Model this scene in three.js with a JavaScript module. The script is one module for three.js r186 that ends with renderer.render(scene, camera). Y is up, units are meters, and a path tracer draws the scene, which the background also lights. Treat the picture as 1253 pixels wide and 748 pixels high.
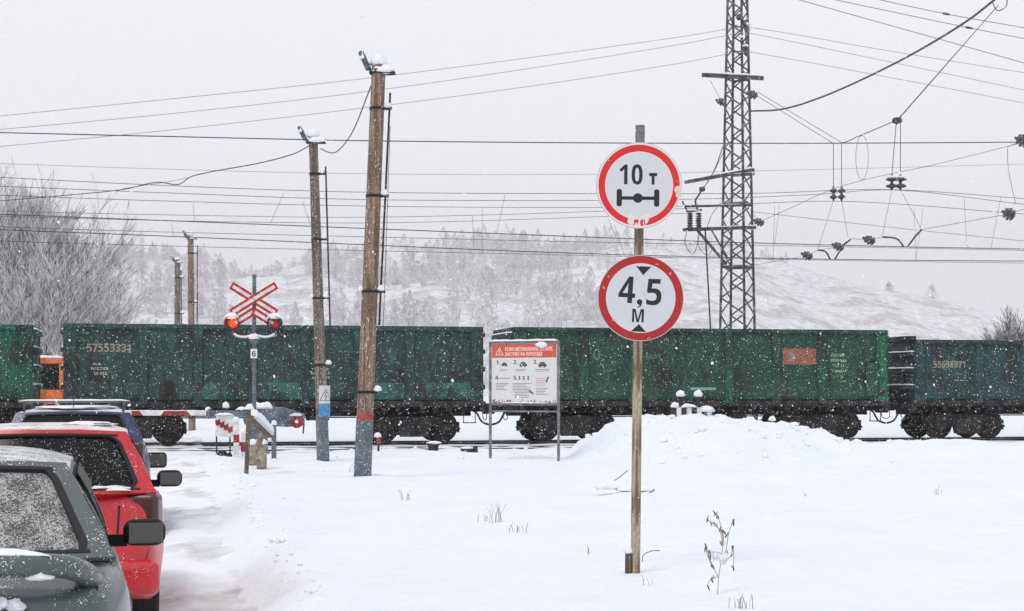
import * as THREE from 'three';
import { mergeGeometries, toCreasedNormals } from 'three/addons/utils/BufferGeometryUtils.js';
import { RoundedBoxGeometry } from 'three/addons/geometries/RoundedBoxGeometry.js';
import { createNoise2D, createNoise3D } from 'simplex-noise';

// ---------------------------------------------------------------- camera, sky, sun, exposure
const scene = new THREE.Scene();
const EYE = 1.62;                              // above the rail heads
const FOCAL = 1100, CENTRE_X = 626.5, HORIZON = 478;   // survey units: true depth is LONG times the survey depth Z
const LONG = 2000 / FOCAL;
const camera = new THREE.PerspectiveCamera(2 * Math.atan(374 / (FOCAL * LONG)) * 180 / Math.PI, 1253 / 748, 0.1, 6000);
camera.position.set(0, EYE, 0);
camera.lookAt(0, EYE, -10);
camera.setViewOffset(1253, 748, 0, -104, 1253, 748);   // lens shifted up, verticals stay upright

const skyTexture = (() => {                    // even overcast in falling snow, palest toward the horizon
  const w = 64, h = 32, d = new Float32Array(w * h * 4);
  for (let j = 0; j < h; j++) for (let i = 0; i < w; i++) {
    const up = Math.max(0, (j + 0.5) / h * 2 - 1), k = (j * w + i) * 4;
    const s = 1.0 + 0.12 * Math.pow(1 - up, 4);
    d[k] = 0.765 * s; d[k + 1] = 0.772 * s; d[k + 2] = 0.815 * s; d[k + 3] = 1;
  }
  const t = new THREE.DataTexture(d, w, h, THREE.RGBAFormat, THREE.FloatType);
  t.mapping = THREE.EquirectangularReflectionMapping; t.magFilter = THREE.LinearFilter; t.minFilter = THREE.LinearFilter; t.needsUpdate = true;
  return t;
})();
scene.background = skyTexture;
scene.environment = skyTexture;
const sun = new THREE.DirectionalLight(0xfffaf2, 0.9);
sun.position.set(-30, 80, 20); sun.target.position.set(0, 0, -20);
sun.castShadow = true; sun.shadow.radius = 40; sun.shadow.mapSize.set(2048, 2048);
Object.assign(sun.shadow.camera, { left: -60, right: 60, top: 60, bottom: -60, near: 1, far: 250 });
scene.add(sun, sun.target);
const renderer = new THREE.WebGLRenderer({ antialias: true });
renderer.toneMapping = THREE.LinearToneMapping;
renderer.toneMappingExposure = 1.19;
renderer.shadowMap.enabled = true;
scene.fog = new THREE.FogExp2(0xeeeef3, 0.0005);

// ---------------------------------------------------------------- helpers
const V = (x, y, z) => new THREE.Vector3(x, y, z);
const lerp = (a, b, t) => a + (b - a) * t, clamp = (v, a = 0, b = 1) => Math.min(b, Math.max(a, v));
const smooth = (a, b, v) => { const t = clamp((v - a) / (b - a)); return t * t * (3 - 2 * t); };
function table(rows, x) { if (x <= rows[0][0]) return rows[0][1]; for (let i = 1; i < rows.length; i++) if (x <= rows[i][0]) { const [a, b] = rows[i - 1], [c, d] = rows[i], t = (x - a) / (c - a); return lerp(b, d, t * t * (3 - 2 * t)); } return rows[rows.length - 1][1]; }
function rng(a) { return () => { a |= 0; a = a + 0x6D2B79F5 | 0; let t = Math.imul(a ^ a >>> 15, 1 | a); t = t + Math.imul(t ^ t >>> 7, 61 | t) ^ t; return ((t ^ t >>> 14) >>> 0) / 4294967296; }; }
const n2 = createNoise2D(rng(11)), n3 = createNoise3D(rng(12));
const fbm = (x, y, o = 4) => { let s = 0, a = 1, f = 1, t = 0; for (let i = 0; i < o; i++) { s += a * n2(x * f + i * 17.3, y * f - i * 9.1); t += a; a *= 0.5; f *= 2.03; } return s / t; };
// surveyed point: bearing and elevation from the camera station, at survey depth Z ahead
const at = (px, py, Z) => V((px - CENTRE_X) * Z / FOCAL, EYE - (py - HORIZON) * Z / FOCAL, -Z * LONG);
const TAN = 0.12, THETA = Math.atan(TAN * LONG);      // the tracks run at this angle
const alongTrack = (px, py, c) => at(px, py, c / (1 - TAN * (px - CENTRE_X) / FOCAL));

function prep(g) { let o = g.index ? g.toNonIndexed() : g; if (!o.attributes.normal) o.computeVertexNormals(); for (const k of Object.keys(o.attributes)) if (!['position', 'normal', 'uv', 'color'].includes(k)) o.deleteAttribute(k); if (!o.attributes.uv) o.setAttribute('uv', new THREE.BufferAttribute(new Float32Array(o.attributes.position.count * 2), 2)); return o; }
function metreUV(g) {
  const p = g.attributes.position.array, uv = g.attributes.uv.array;
  for (let i = 0, n = p.length / 9; i < n; i++) {
    const k = i * 9, ax = p[k + 3] - p[k], ay = p[k + 4] - p[k + 1], az = p[k + 5] - p[k + 2], bx = p[k + 6] - p[k], by = p[k + 7] - p[k + 1], bz = p[k + 8] - p[k + 2];
    const nx = Math.abs(ay * bz - az * by), ny = Math.abs(az * bx - ax * bz), nz = Math.abs(ax * by - ay * bx);
    for (let j = 0; j < 3; j++) {
      const q = k + j * 3, u = i * 6 + j * 2;
      if (nx >= ny && nx >= nz) { uv[u] = p[q + 2]; uv[u + 1] = p[q + 1]; }
      else if (ny >= nz) { uv[u] = p[q]; uv[u + 1] = p[q + 2]; }
      else { uv[u] = p[q]; uv[u + 1] = p[q + 1]; }
    }
  }
  return g;
}
const names = new Map();
function numbered(n) { const k = names.get(n) || 0; names.set(n, k + 1); return k ? `${n}_${String(k).padStart(3, '0')}` : n; }
function mesh(name, geos, m, parent, { keepUV = false, kind, label } = {}) {
  const list = (Array.isArray(geos) ? geos : [geos]).map(prep);
  const g = list.length > 1 ? mergeGeometries(list) : list[0];
  if (!keepUV) metreUV(g);
  const o = new THREE.Mesh(g, m); o.castShadow = o.receiveShadow = true;
  o.name = parent ? name : numbered(name);
  if (kind) o.userData.kind = kind;
  if (label) o.userData.label = label;
  (parent || scene).add(o);
  return o;
}
function thing(name, label, category, [x, y, z] = [0, 0, 0], turn = 0, group) {
  const o = new THREE.Group(); o.name = numbered(name); o.position.set(x, y, z); o.rotation.y = turn;
  o.userData = { label, category }; if (group) o.userData.group = group;
  scene.add(o); return o;
}
function part(name, parent) { const o = new THREE.Group(); o.name = name; parent.add(o); return o; }
function tag(o, label, category, group) { Object.assign(o.userData, { label, category }); if (group) o.userData.group = group; return o; }
const box = (w, h, d, x = 0, y = 0, z = 0) => new THREE.BoxGeometry(w, h, d).translate(x, y, z);
const rbox = (w, h, d, r, x = 0, y = 0, z = 0, s = 2) => new RoundedBoxGeometry(w, h, d, s, r).translate(x, y, z);
function bar(a, b, r0, r1 = r0, seg = 10) {     // round bar between two points
  const d = b.clone().sub(a), L = d.length(), g = new THREE.CylinderGeometry(r1, r0, L, seg, 1);
  g.applyQuaternion(new THREE.Quaternion().setFromUnitVectors(V(0, 1, 0), d.normalize()));
  return g.translate((a.x + b.x) / 2, (a.y + b.y) / 2, (a.z + b.z) / 2);
}
function beam(a, b, w, h) {                    // square section between two points
  const d = b.clone().sub(a), L = d.length(), g = new THREE.BoxGeometry(w, L, h);
  g.applyQuaternion(new THREE.Quaternion().setFromUnitVectors(V(0, 1, 0), d.normalize()));
  return g.translate((a.x + b.x) / 2, (a.y + b.y) / 2, (a.z + b.z) / 2);
}
function tube(pts, r, seg, rad = 6) { return new THREE.TubeGeometry(new THREE.CatmullRomCurve3(pts), seg || Math.max(2, pts.length * 6), r, rad, false); }
const lathe = (pts, seg = 24) => new THREE.LatheGeometry(pts.map(p => new THREE.Vector2(p[0], p[1])), seg);
function extrude(pts, depth, bevel = 0) {
  const s = new THREE.Shape(pts.map(p => new THREE.Vector2(p[0], p[1])));
  const g = new THREE.ExtrudeGeometry(s, { depth, bevelEnabled: bevel > 0, bevelThickness: bevel, bevelSize: bevel, bevelSegments: 1, steps: 1 });
  return g.translate(0, 0, -depth / 2);
}
function lump(rx, ry, rz, x, y, z, seed = 1, rough = 0.18, flat = true) {   // a heap of settled snow
  const g = new THREE.IcosahedronGeometry(1, 2), p = g.attributes.position;
  for (let i = 0; i < p.count; i++) {
    const a = V(p.getX(i), p.getY(i), p.getZ(i)), k = 1 + rough * n3(a.x * 1.7 + seed * 3.1, a.y * 1.7, a.z * 1.7 + seed) + rough * 0.4 * n3(a.x * 5 + seed, a.y * 5, a.z * 5);
    p.setXYZ(i, a.x * k * rx, (flat && a.y < 0 ? a.y * 0.3 : a.y) * k * ry, a.z * k * rz);
  }
  const m = g.translate(x, y, z); m.computeVertexNormals();
  // smooth normals across the unindexed ball
  const acc = new Map(), q = m.attributes.position, nn = m.attributes.normal, key = i => `${q.getX(i).toFixed(4)},${q.getY(i).toFixed(4)},${q.getZ(i).toFixed(4)}`;
  for (let i = 0; i < q.count; i++) { const k = key(i), v = acc.get(k) || V(0, 0, 0); v.add(V(nn.getX(i), nn.getY(i), nn.getZ(i))); acc.set(k, v); }
  for (let i = 0; i < q.count; i++) { const v = acc.get(key(i)).clone().normalize(); nn.setXYZ(i, v.x, v.y, v.z); }
  return m;
}
function patch(f, nu, nv, th) {                // curved sheet with thickness th behind it
  const P = [], pos = [], idx = [], W = nu + 1;
  for (let j = 0; j <= nv; j++) for (let i = 0; i <= nu; i++) P.push(f(i / nu, j / nv));
  const nrm = (i, j) => { const a = P[j * W + Math.max(0, i - 1)], b = P[j * W + Math.min(nu, i + 1)], c = P[Math.max(0, j - 1) * W + i], d = P[Math.min(nv, j + 1) * W + i]; return b.clone().sub(a).cross(d.clone().sub(c)).normalize(); };
  for (const p of P) pos.push(p.x, p.y, p.z);
  for (let j = 0; j <= nv; j++) for (let i = 0; i <= nu; i++) { const p = P[j * W + i].clone().addScaledVector(nrm(i, j), -th); pos.push(p.x, p.y, p.z); }
  const N = P.length, q = (a, b, c, d) => idx.push(a, b, c, a, c, d);
  for (let j = 0; j < nv; j++) for (let i = 0; i < nu; i++) { const a = j * W + i; q(a, a + 1, a + W + 1, a + W); q(N + a, N + a + W, N + a + W + 1, N + a + 1); }
  for (let i = 0; i < nu; i++) { q(i, N + i, N + i + 1, i + 1); const a = nv * W + i; q(a, a + 1, N + a + 1, N + a); }
  for (let j = 0; j < nv; j++) { const a = j * W; q(a, a + W, N + a + W, N + a); const b = j * W + nu; q(b, N + b, N + b + W, b + W); }
  const g = new THREE.BufferGeometry(); g.setAttribute('position', new THREE.Float32BufferAttribute(pos, 3)); g.setIndex(idx);
  return toCreasedNormals(g, 0.6);
}

// ---------------------------------------------------------------- textures
function tiled(seed, base, oct = 4) {          // tileable value noise 0..1 on the unit square
  const r = rng(seed), G = []; for (let i = 0; i < 65536; i++) G.push(r());
  return (u, v, sx = 1, sy = 1) => {
    let s = 0, a = 1, t = 0, px = base * sx, py = base * sy;
    for (let o = 0; o < oct; o++) {
      const x = u * px, y = v * py, xi = Math.floor(x), yi = Math.floor(y), fx = x - xi, fy = y - yi, wx = fx * fx * (3 - 2 * fx), wy = fy * fy * (3 - 2 * fy);
      const h = (i, j) => G[((((i % px) + px) % px) + (((j % py) + py) % py) * 251 + o * 7919) & 65535];
      s += a * lerp(lerp(h(xi, yi), h(xi + 1, yi), wx), lerp(h(xi, yi + 1), h(xi + 1, yi + 1), wx), wy); t += a; a *= 0.55; px *= 2; py *= 2;
    }
    return s / t;
  };
}
function texture(size, fn, { srgb = true, metres = 1, rep } = {}) {
  const d = new Uint8Array(size * size * 4);
  for (let j = 0; j < size; j++) for (let i = 0; i < size; i++) {
    const c = fn((i + 0.5) / size, (j + 0.5) / size), k = (j * size + i) * 4;
    if (typeof c === 'number') d[k] = d[k + 1] = d[k + 2] = clamp(c) * 255; else { d[k] = clamp(c[0]) * 255; d[k + 1] = clamp(c[1]) * 255; d[k + 2] = clamp(c[2]) * 255; }
    d[k + 3] = 255;
  }
  const t = new THREE.DataTexture(d, size, size, THREE.RGBAFormat);
  t.wrapS = t.wrapT = THREE.RepeatWrapping; t.magFilter = THREE.LinearFilter; t.minFilter = THREE.LinearMipmapLinearFilter; t.generateMipmaps = true;
  t.repeat.set(1 / (rep ? rep[0] : metres), 1 / (rep ? rep[1] : metres));
  if (srgb) t.colorSpace = THREE.SRGBColorSpace;
  t.needsUpdate = true; return t;
}
const mix = (a, b, t) => [lerp(a[0], b[0], t), lerp(a[1], b[1], t), lerp(a[2], b[2], t)];
const NA = tiled(1, 4, 6), NB = tiled(2, 8, 5), NC = tiled(3, 32, 3), ND = tiled(4, 64, 2);
const grainTex = texture(256, (u, v) => NC(u, v), { srgb: false, metres: 0.5 });
const coarseTex = texture(256, (u, v) => NA(u, v), { srgb: false, metres: 1.5 });
const std = (o) => new THREE.MeshStandardMaterial({ roughness: 0.8, ...o });
function mottled(a, b, { metres = 1, size = 256, lo = 0.3, hi = 0.7, sx = 1, sy = 1, specks, speck = [0.93, 0.94, 0.96], seed = 0, rep } = {}) {
  const n = tiled(100 + seed, 4, 6), f = tiled(200 + seed, 32, 2);
  return texture(size, (u, v) => {
    let c = mix(a, b, smooth(lo, hi, n(u, v, sx, sy)));
    const g = f(u, v) - 0.5; c = c.map(x => x * (1 + g * 0.3));
    if (specks) c = mix(c, speck, smooth(specks, specks + 0.06, ND(u, v) * 0.75 + n(v, u) * 0.25));
    return c;
  }, { metres, rep });
}
const M = {};
M.snow = std({ color: 0xffffff, roughness: 0.93, map: texture(512, (u, v) => { const k = 0.925 + 0.035 * (NA(u, v) - 0.5) + 0.02 * (NC(u, v) - 0.5); return [k * 0.97, k * 0.993, k * 1.02]; }, { metres: 3 }), bumpMap: texture(512, (u, v) => NA(u, v) * 0.7 + NC(u, v) * 0.3, { srgb: false, metres: 0.9 }), bumpScale: 0.03 });
M.cap = std({ color: new THREE.Color().setRGB(0.84, 0.855, 0.88), roughness: 0.93, bumpMap: grainTex, bumpScale: 0.01 });
M.clod = std({ color: new THREE.Color().setRGB(0.88, 0.895, 0.915), roughness: 0.95 });
M.road = std({ color: 0xffffff, roughness: 0.85, map: texture(1024, (u, v) => {
  // u across the road (10 m), v along (10 m): packed snow, grey slush in patches, tyre tread scuffs
  const slush = smooth(0.44, 0.66, NA(u, v, 2, 1)) * 0.8, scuff = smooth(0.56, 0.72, NB(u, v, 3, 1)) * 0.5;
  return mix(mix([0.915, 0.925, 0.94], [0.74, 0.74, 0.745], slush), [0.58, 0.58, 0.58], scuff * (0.35 + 0.65 * slush)).map(x => x + 0.05 * (NC(u, v) - 0.5));
}, { metres: 10 }), bumpMap: texture(512, (u, v) => NB(u, v, 1, 2) * 0.6 + NC(u, v) * 0.4, { srgb: false, metres: 2.5 }), bumpScale: 0.03 });
M.darkSteel = std({ map: mottled([0.10, 0.095, 0.10], [0.19, 0.175, 0.17], { metres: 0.8, specks: 0.70, seed: 1 }), roughness: 0.75, metalness: 0.2 });
M.mast = std({ map: mottled([0.15, 0.145, 0.15], [0.27, 0.25, 0.24], { metres: 0.7, specks: 0.66, seed: 2 }), roughness: 0.8 });
M.underframe = std({ map: mottled([0.10, 0.095, 0.098], [0.23, 0.20, 0.19], { metres: 1.3, seed: 3 }), roughness: 0.85, bumpMap: grainTex, bumpScale: 0.01 });
M.wheel = std({ map: mottled([0.10, 0.09, 0.088], [0.21, 0.18, 0.165], { metres: 0.7, seed: 4 }), roughness: 0.7, metalness: 0.2 });
M.rail = std({ map: mottled([0.14, 0.12, 0.11], [0.26, 0.22, 0.20], { metres: 0.6, seed: 5 }), roughness: 0.6, metalness: 0.3 });
M.railHead = std({ color: new THREE.Color().setRGB(0.32, 0.32, 0.33), roughness: 0.35, metalness: 0.8 });
M.wire = std({ color: new THREE.Color().setRGB(0.06, 0.06, 0.065), roughness: 0.7 });
M.wireFrost = std({ color: new THREE.Color().setRGB(0.22, 0.22, 0.23), roughness: 0.8 });
M.porcelain = new THREE.MeshPhysicalMaterial({ color: new THREE.Color().setRGB(0.05, 0.04, 0.035), roughness: 0.3, clearcoat: 0.6 });
M.poleBrown = std({ map: mottled([0.40, 0.32, 0.27], [0.58, 0.49, 0.42], { rep: [0.5, 2.4], sx: 4, sy: 1, specks: 0.70, seed: 6, size: 512 }), bumpMap: texture(256, (u, v) => NA(u, v, 4, 1), { srgb: false, rep: [0.4, 2.0] }), bumpScale: 0.012 });
M.poleDim = std({ map: mottled([0.33, 0.29, 0.26], [0.50, 0.45, 0.41], { rep: [0.5, 2.4], sx: 4, sy: 1, specks: 0.70, seed: 7, size: 512 }), bumpMap: texture(256, (u, v) => NA(v, u, 1, 4), { srgb: false, rep: [0.4, 2.0] }), bumpScale: 0.012 });
M.poleGrey = std({ map: mottled([0.36, 0.39, 0.42], [0.48, 0.51, 0.54], { metres: 0.9, specks: 0.72, seed: 8 }), roughness: 0.85, bumpMap: grainTex, bumpScale: 0.008 });
M.redPaint = std({ map: mottled([0.47, 0.29, 0.24], [0.62, 0.24, 0.20], { metres: 0.3, specks: 0.74, seed: 9 }) });
M.signPost = std({ map: mottled([0.46, 0.38, 0.31], [0.68, 0.63, 0.56], { rep: [0.3, 1.1], sx: 3, specks: 0.78, seed: 10, size: 512, lo: 0.35, hi: 0.62 }), roughness: 0.8, bumpMap: grainTex, bumpScale: 0.006 });
M.galv = std({ map: mottled([0.42, 0.43, 0.44], [0.56, 0.57, 0.58], { metres: 0.5, specks: 0.75, seed: 11 }), roughness: 0.55, metalness: 0.5 });
M.greyPaint = std({ map: mottled([0.28, 0.31, 0.35], [0.42, 0.45, 0.49], { metres: 0.9, specks: 0.69, seed: 12 }), roughness: 0.7 });
M.white = std({ map: mottled([0.78, 0.78, 0.78], [0.88, 0.88, 0.88], { metres: 0.7, seed: 13 }), roughness: 0.6 });
M.red = std({ map: mottled([0.62, 0.10, 0.10], [0.74, 0.16, 0.15], { metres: 0.7, specks: 0.78, seed: 14 }), roughness: 0.6 });
M.redDull = std({ map: mottled([0.46, 0.09, 0.10], [0.60, 0.16, 0.16], { metres: 0.5, specks: 0.72, seed: 17 }), roughness: 0.7 });
M.plastic = new THREE.MeshPhysicalMaterial({ color: new THREE.Color().setRGB(0.011, 0.011, 0.012), roughness: 0.6, specularIntensity: 0.3 });
M.black = std({ color: new THREE.Color().setRGB(0.015, 0.015, 0.017), roughness: 0.55 });
M.rubber = std({ color: new THREE.Color().setRGB(0.02, 0.02, 0.021), roughness: 0.9, bumpMap: grainTex, bumpScale: 0.004 });
M.concrete = std({ map: mottled([0.46, 0.41, 0.36], [0.62, 0.57, 0.51], { metres: 0.6, specks: 0.74, seed: 15 }), bumpMap: grainTex, bumpScale: 0.01 });
M.wood = std({ map: mottled([0.30, 0.24, 0.20], [0.46, 0.39, 0.33], { rep: [0.2, 1], sx: 4, specks: 0.74, seed: 16 }), bumpMap: grainTex, bumpScale: 0.008 });
M.plant = std({ color: new THREE.Color().setRGB(0.16, 0.12, 0.085), roughness: 0.9 });
M.straw = std({ color: new THREE.Color().setRGB(0.30, 0.26, 0.21), roughness: 0.9 });
M.plantDark = std({ color: new THREE.Color().setRGB(0.07, 0.055, 0.04), roughness: 0.9 });

function canvas(w, h, draw, opts = {}) {
  const c = document.createElement('canvas'); c.width = w; c.height = h; const x = c.getContext('2d'); draw(x, w, h);
  const t = new THREE.CanvasTexture(c); t.colorSpace = THREE.SRGBColorSpace; t.anisotropy = 8; return t;
}

// ---------------------------------------------------------------- the ground
const ROAD_TURN = Math.atan(0.37 / LONG), RS = Math.sin(ROAD_TURN), RC = Math.cos(ROAD_TURN);   // the road runs up and to the left
const laneX = Z => -1.0 - 0.37 * Z;
const besideLane = (x, Z) => (x - laneX(Z)) * RC;
const crest = [[1.3, 0], [1.9, 0.40], [2.5, 0.78], [3.1, 0.90], [4.2, 0.93], [5.1, 0.88], [6.3, 0.73], [7.4, 0.64], [7.9, 0.34], [8.6, 0.20], [12, 0.16], [17, 0.05]];
const bedAt = t => smooth(22.6, 24.2, t) * (1 - smooth(32, 34.5, t));
function groundY(x, Z) {
  const d = besideLane(x, Z), t = Z - TAN * x, R = Z * LONG;
  let y = 0.03 + 0.07 * fbm(x * 0.3, R * 0.3, 4) * smooth(1.5, 3.5, d < -2 ? 9 : d) + 0.02 * fbm(x * 1.1 + 40, R * 1.1, 4);
  const ripple = fbm(x * 0.5 + R * 0.22, R * 0.9, 4); y += 0.035 * Math.max(0, ripple) * smooth(2, 4, d);
  y += 0.07 * Math.exp(-((x - 1.5) ** 2 + (Z - 8) ** 2) / 14);
  // the track bed, swept a little lower than the rail heads
  const bed = smooth(22.6, 24.2, t) * (1 - smooth(32, 34.5, t));
  y = lerp(y, lerp(-0.028 + 0.06 * fbm(x * 0.7, R * 0.8, 3), -0.07 + 0.03 * fbm(x * 0.6, R * 0.8, 3), smooth(26.6, 27.8, t)), bed);
  // ploughed heap
  const ridge = 21.4 + 0.5 * Math.sin(x * 1.1) + 0.15 * fbm(x, 3, 2), c = table(crest, x + 0.25 * fbm(x * 0.5, R * 0.5, 2));
  const across = Z < ridge ? smooth(ridge - 3.0 - 0.6 * fbm(x * 0.4, 7, 2), ridge - 0.2, Z) : 1 - smooth(ridge + 0.3, ridge + 2.2, Z);
  y += c * across * (1 + 0.16 * fbm(x * 0.9, R * 0.9, 3)) + 0.10 * c * across * Math.abs(fbm(x * 2.2, R * 2.2, 3));
  const drift = 15.2 + 0.7 * fbm(x * 0.25, 5, 2) - 0.12 * x;
  y += (0.24 + 0.08 * fbm(x * 0.6, R * 0.3, 3)) * smooth(0.2, 2.5, x) * smooth(drift - 3.2, drift, Z) * (1 - smooth(drift + 0.2, drift + 3.5, Z));
  y += (0.26 + 0.1 * fbm(x * 0.5, R * 0.4, 3)) * smooth(7, 9.5, x) * smooth(17.4, 19.6, Z) * (1 - smooth(20.2, 22.5, Z));
  y += 0.10 * Math.max(0, fbm(x * 0.45 + 9, R * 0.17 + 3, 3) - 0.05) * smooth(2.5, 5, d) * (1 - bedAt(t));
  // bank thrown up beside the road, then the road bed
  y += (0.10 + 0.03 * fbm(R * 0.9, 3, 2)) * Math.exp(-(((d - 2.0 - 0.2 * fbm(R * 0.4, 2, 2)) / 0.26) ** 2)) * (1 - smooth(20, 23, t));
  const road = (1 - smooth(1.15, 1.85, d + 0.25 * fbm(R * 0.5, x * 0.5, 3))) * smooth(-6.2, -5.4, d);
  y = lerp(y, lerp(-0.16, -0.085, smooth(15, 23, t)), road * (1 - bed));
  return y;
}
{
  const xs = [], zs = [];
  for (let x = -17; x <= 23.01; x += 0.15) xs.push(x);
  for (let s = 0.4, x = 23; x < 640; s *= 1.18) { x += s; xs.push(x); xs.unshift(-x + 6); }
  let Z = -40; for (; Z < -2; Z += 3) zs.push(Z);
  for (Z = -1; Z < 2.5; Z += 0.25) zs.push(Z);
  for (Z = 2.5; Z < 36; Z += Math.max(0.035, Z * 0.0068)) zs.push(Z);
  for (let s = 0.4; Z < 640; s *= 1.12) { zs.push(Z); Z += s; }
  const g = new THREE.BufferGeometry(), p = [], uv = [], idx = [], W = xs.length;
  for (const z of zs) for (const x of xs) { p.push(x, groundY(x, z), -z * LONG); uv.push(x, -z * LONG); }
  for (let j = 0; j < zs.length - 1; j++) for (let i = 0; i < W - 1; i++) { const a = j * W + i; idx.push(a, a + 1, a + W + 1, a, a + W + 1, a + W); }
  g.setAttribute('position', new THREE.Float32BufferAttribute(p, 3)); g.setAttribute('uv', new THREE.Float32BufferAttribute(uv, 2)); g.setIndex(idx); g.computeVertexNormals();
  const o = new THREE.Mesh(g, M.snow); o.name = 'snow_ground'; o.receiveShadow = o.castShadow = true; o.userData.kind = 'structure'; scene.add(o);
}
{ // the road: packed snow with shallow wheel ruts, from behind the camera over the crossing and on
  const g = new THREE.BufferGeometry(), p = [], uv = [], idx = [], nd = 90, W = nd + 1; let rows = 0;
  for (let s = -8; s < 130; s += s < 48 ? 0.14 : 1) {
    for (let i = 0; i <= nd; i++) {
      const d = lerp(-5.7, 1.95, i / nd), cx = -1.0 * RC * RC, x = -1.0 - RS * s + RC * d, Z = RC * s + RS * d, t = Z / LONG - TAN * x;
      const rut = q => Math.exp(-(((d - q - 0.12 * fbm(s * 0.2, q, 2)) / 0.2) ** 2));
      let y = lerp(-0.06, -0.02, smooth(15, 23, t)) + 0.012 * fbm(x * 1.1, Z * 1.1, 3) + 0.006 * fbm(x * 4, Z * 4, 2);
      y -= 0.045 * (rut(1.25) * 0.8 + rut(0.72) + rut(-0.72) + rut(-2.7) + rut(-4.1));
      y -= 0.12 * smooth(1.55, 1.95, d) + 0.12 * (1 - smooth(-5.7, -5.2, d));
      p.push(x, y, -Z); uv.push(d + 5, s);
    }
    rows++;
  }
  for (let j = 0; j < rows - 1; j++) for (let i = 0; i < nd; i++) { const a = j * W + i; idx.push(a, a + 1, a + W + 1, a, a + W + 1, a + W); }
  g.setAttribute('position', new THREE.Float32BufferAttribute(p, 3)); g.setAttribute('uv', new THREE.Float32BufferAttribute(uv, 2)); g.setIndex(idx); g.computeVertexNormals();
  const o = new THREE.Mesh(g, M.road); o.name = 'road'; o.receiveShadow = true; o.userData.kind = 'structure'; scene.add(o);
}
// ---------------------------------------------------------------- hills beyond
const skyline = [[-900, 345], [-500, 340], [-200, 332], [0, 325], [80, 316], [150, 309], [230, 314], [330, 336], [420, 318], [500, 312], [620, 306], [720, 298], [800, 296], [890, 300], [960, 314], [1050, 342], [1120, 364], [1200, 386], [1300, 400], [1500, 412], [2200, 420]];
function hillY(x, Z) {
  const px = CENTRE_X + x * FOCAL / 560, top = (HORIZON - table(skyline, px)) * 560 / FOCAL;
  const near = lerp(210, 310, smooth(700, 950, px));
  const up = Math.pow(smooth(near, 590, Z), 0.8) * (1 - 0.25 * smooth(620, 900, Z));
  return -1.5 + top * up * (1 + 0.10 * fbm(x * 0.006, Z * 0.006, 4)) + 5 * fbm(x * 0.015 + 5, Z * 0.015, 4) * smooth(near, near + 120, Z);
}
{
  const g = new THREE.BufferGeometry(), p = [], uv = [], idx = [], nx = 260, nz = 120, W = nx + 1;
  for (let j = 0; j <= nz; j++) for (let i = 0; i <= nx; i++) { const x = lerp(-640, 640, i / nx), Z = lerp(130, 660, j / nz); p.push(x, hillY(x, Z), -Z * LONG); uv.push(x, Z * LONG); }
  for (let j = 0; j < nz; j++) for (let i = 0; i < nx; i++) { const a = j * W + i; idx.push(a, a + 1, a + W + 1, a, a + W + 1, a + W); }
  g.setAttribute('position', new THREE.Float32BufferAttribute(p, 3)); g.setAttribute('uv', new THREE.Float32BufferAttribute(uv, 2)); g.setIndex(idx); g.computeVertexNormals();
  const m = std({ map: mottled([0.76, 0.755, 0.76], [0.88, 0.885, 0.90], { metres: 55, size: 1024, lo: 0.36, hi: 0.56, seed: 40 }), roughness: 0.95 });
  const o = new THREE.Mesh(g, m); o.name = 'hill'; o.userData.kind = 'structure'; scene.add(o);
}
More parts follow.
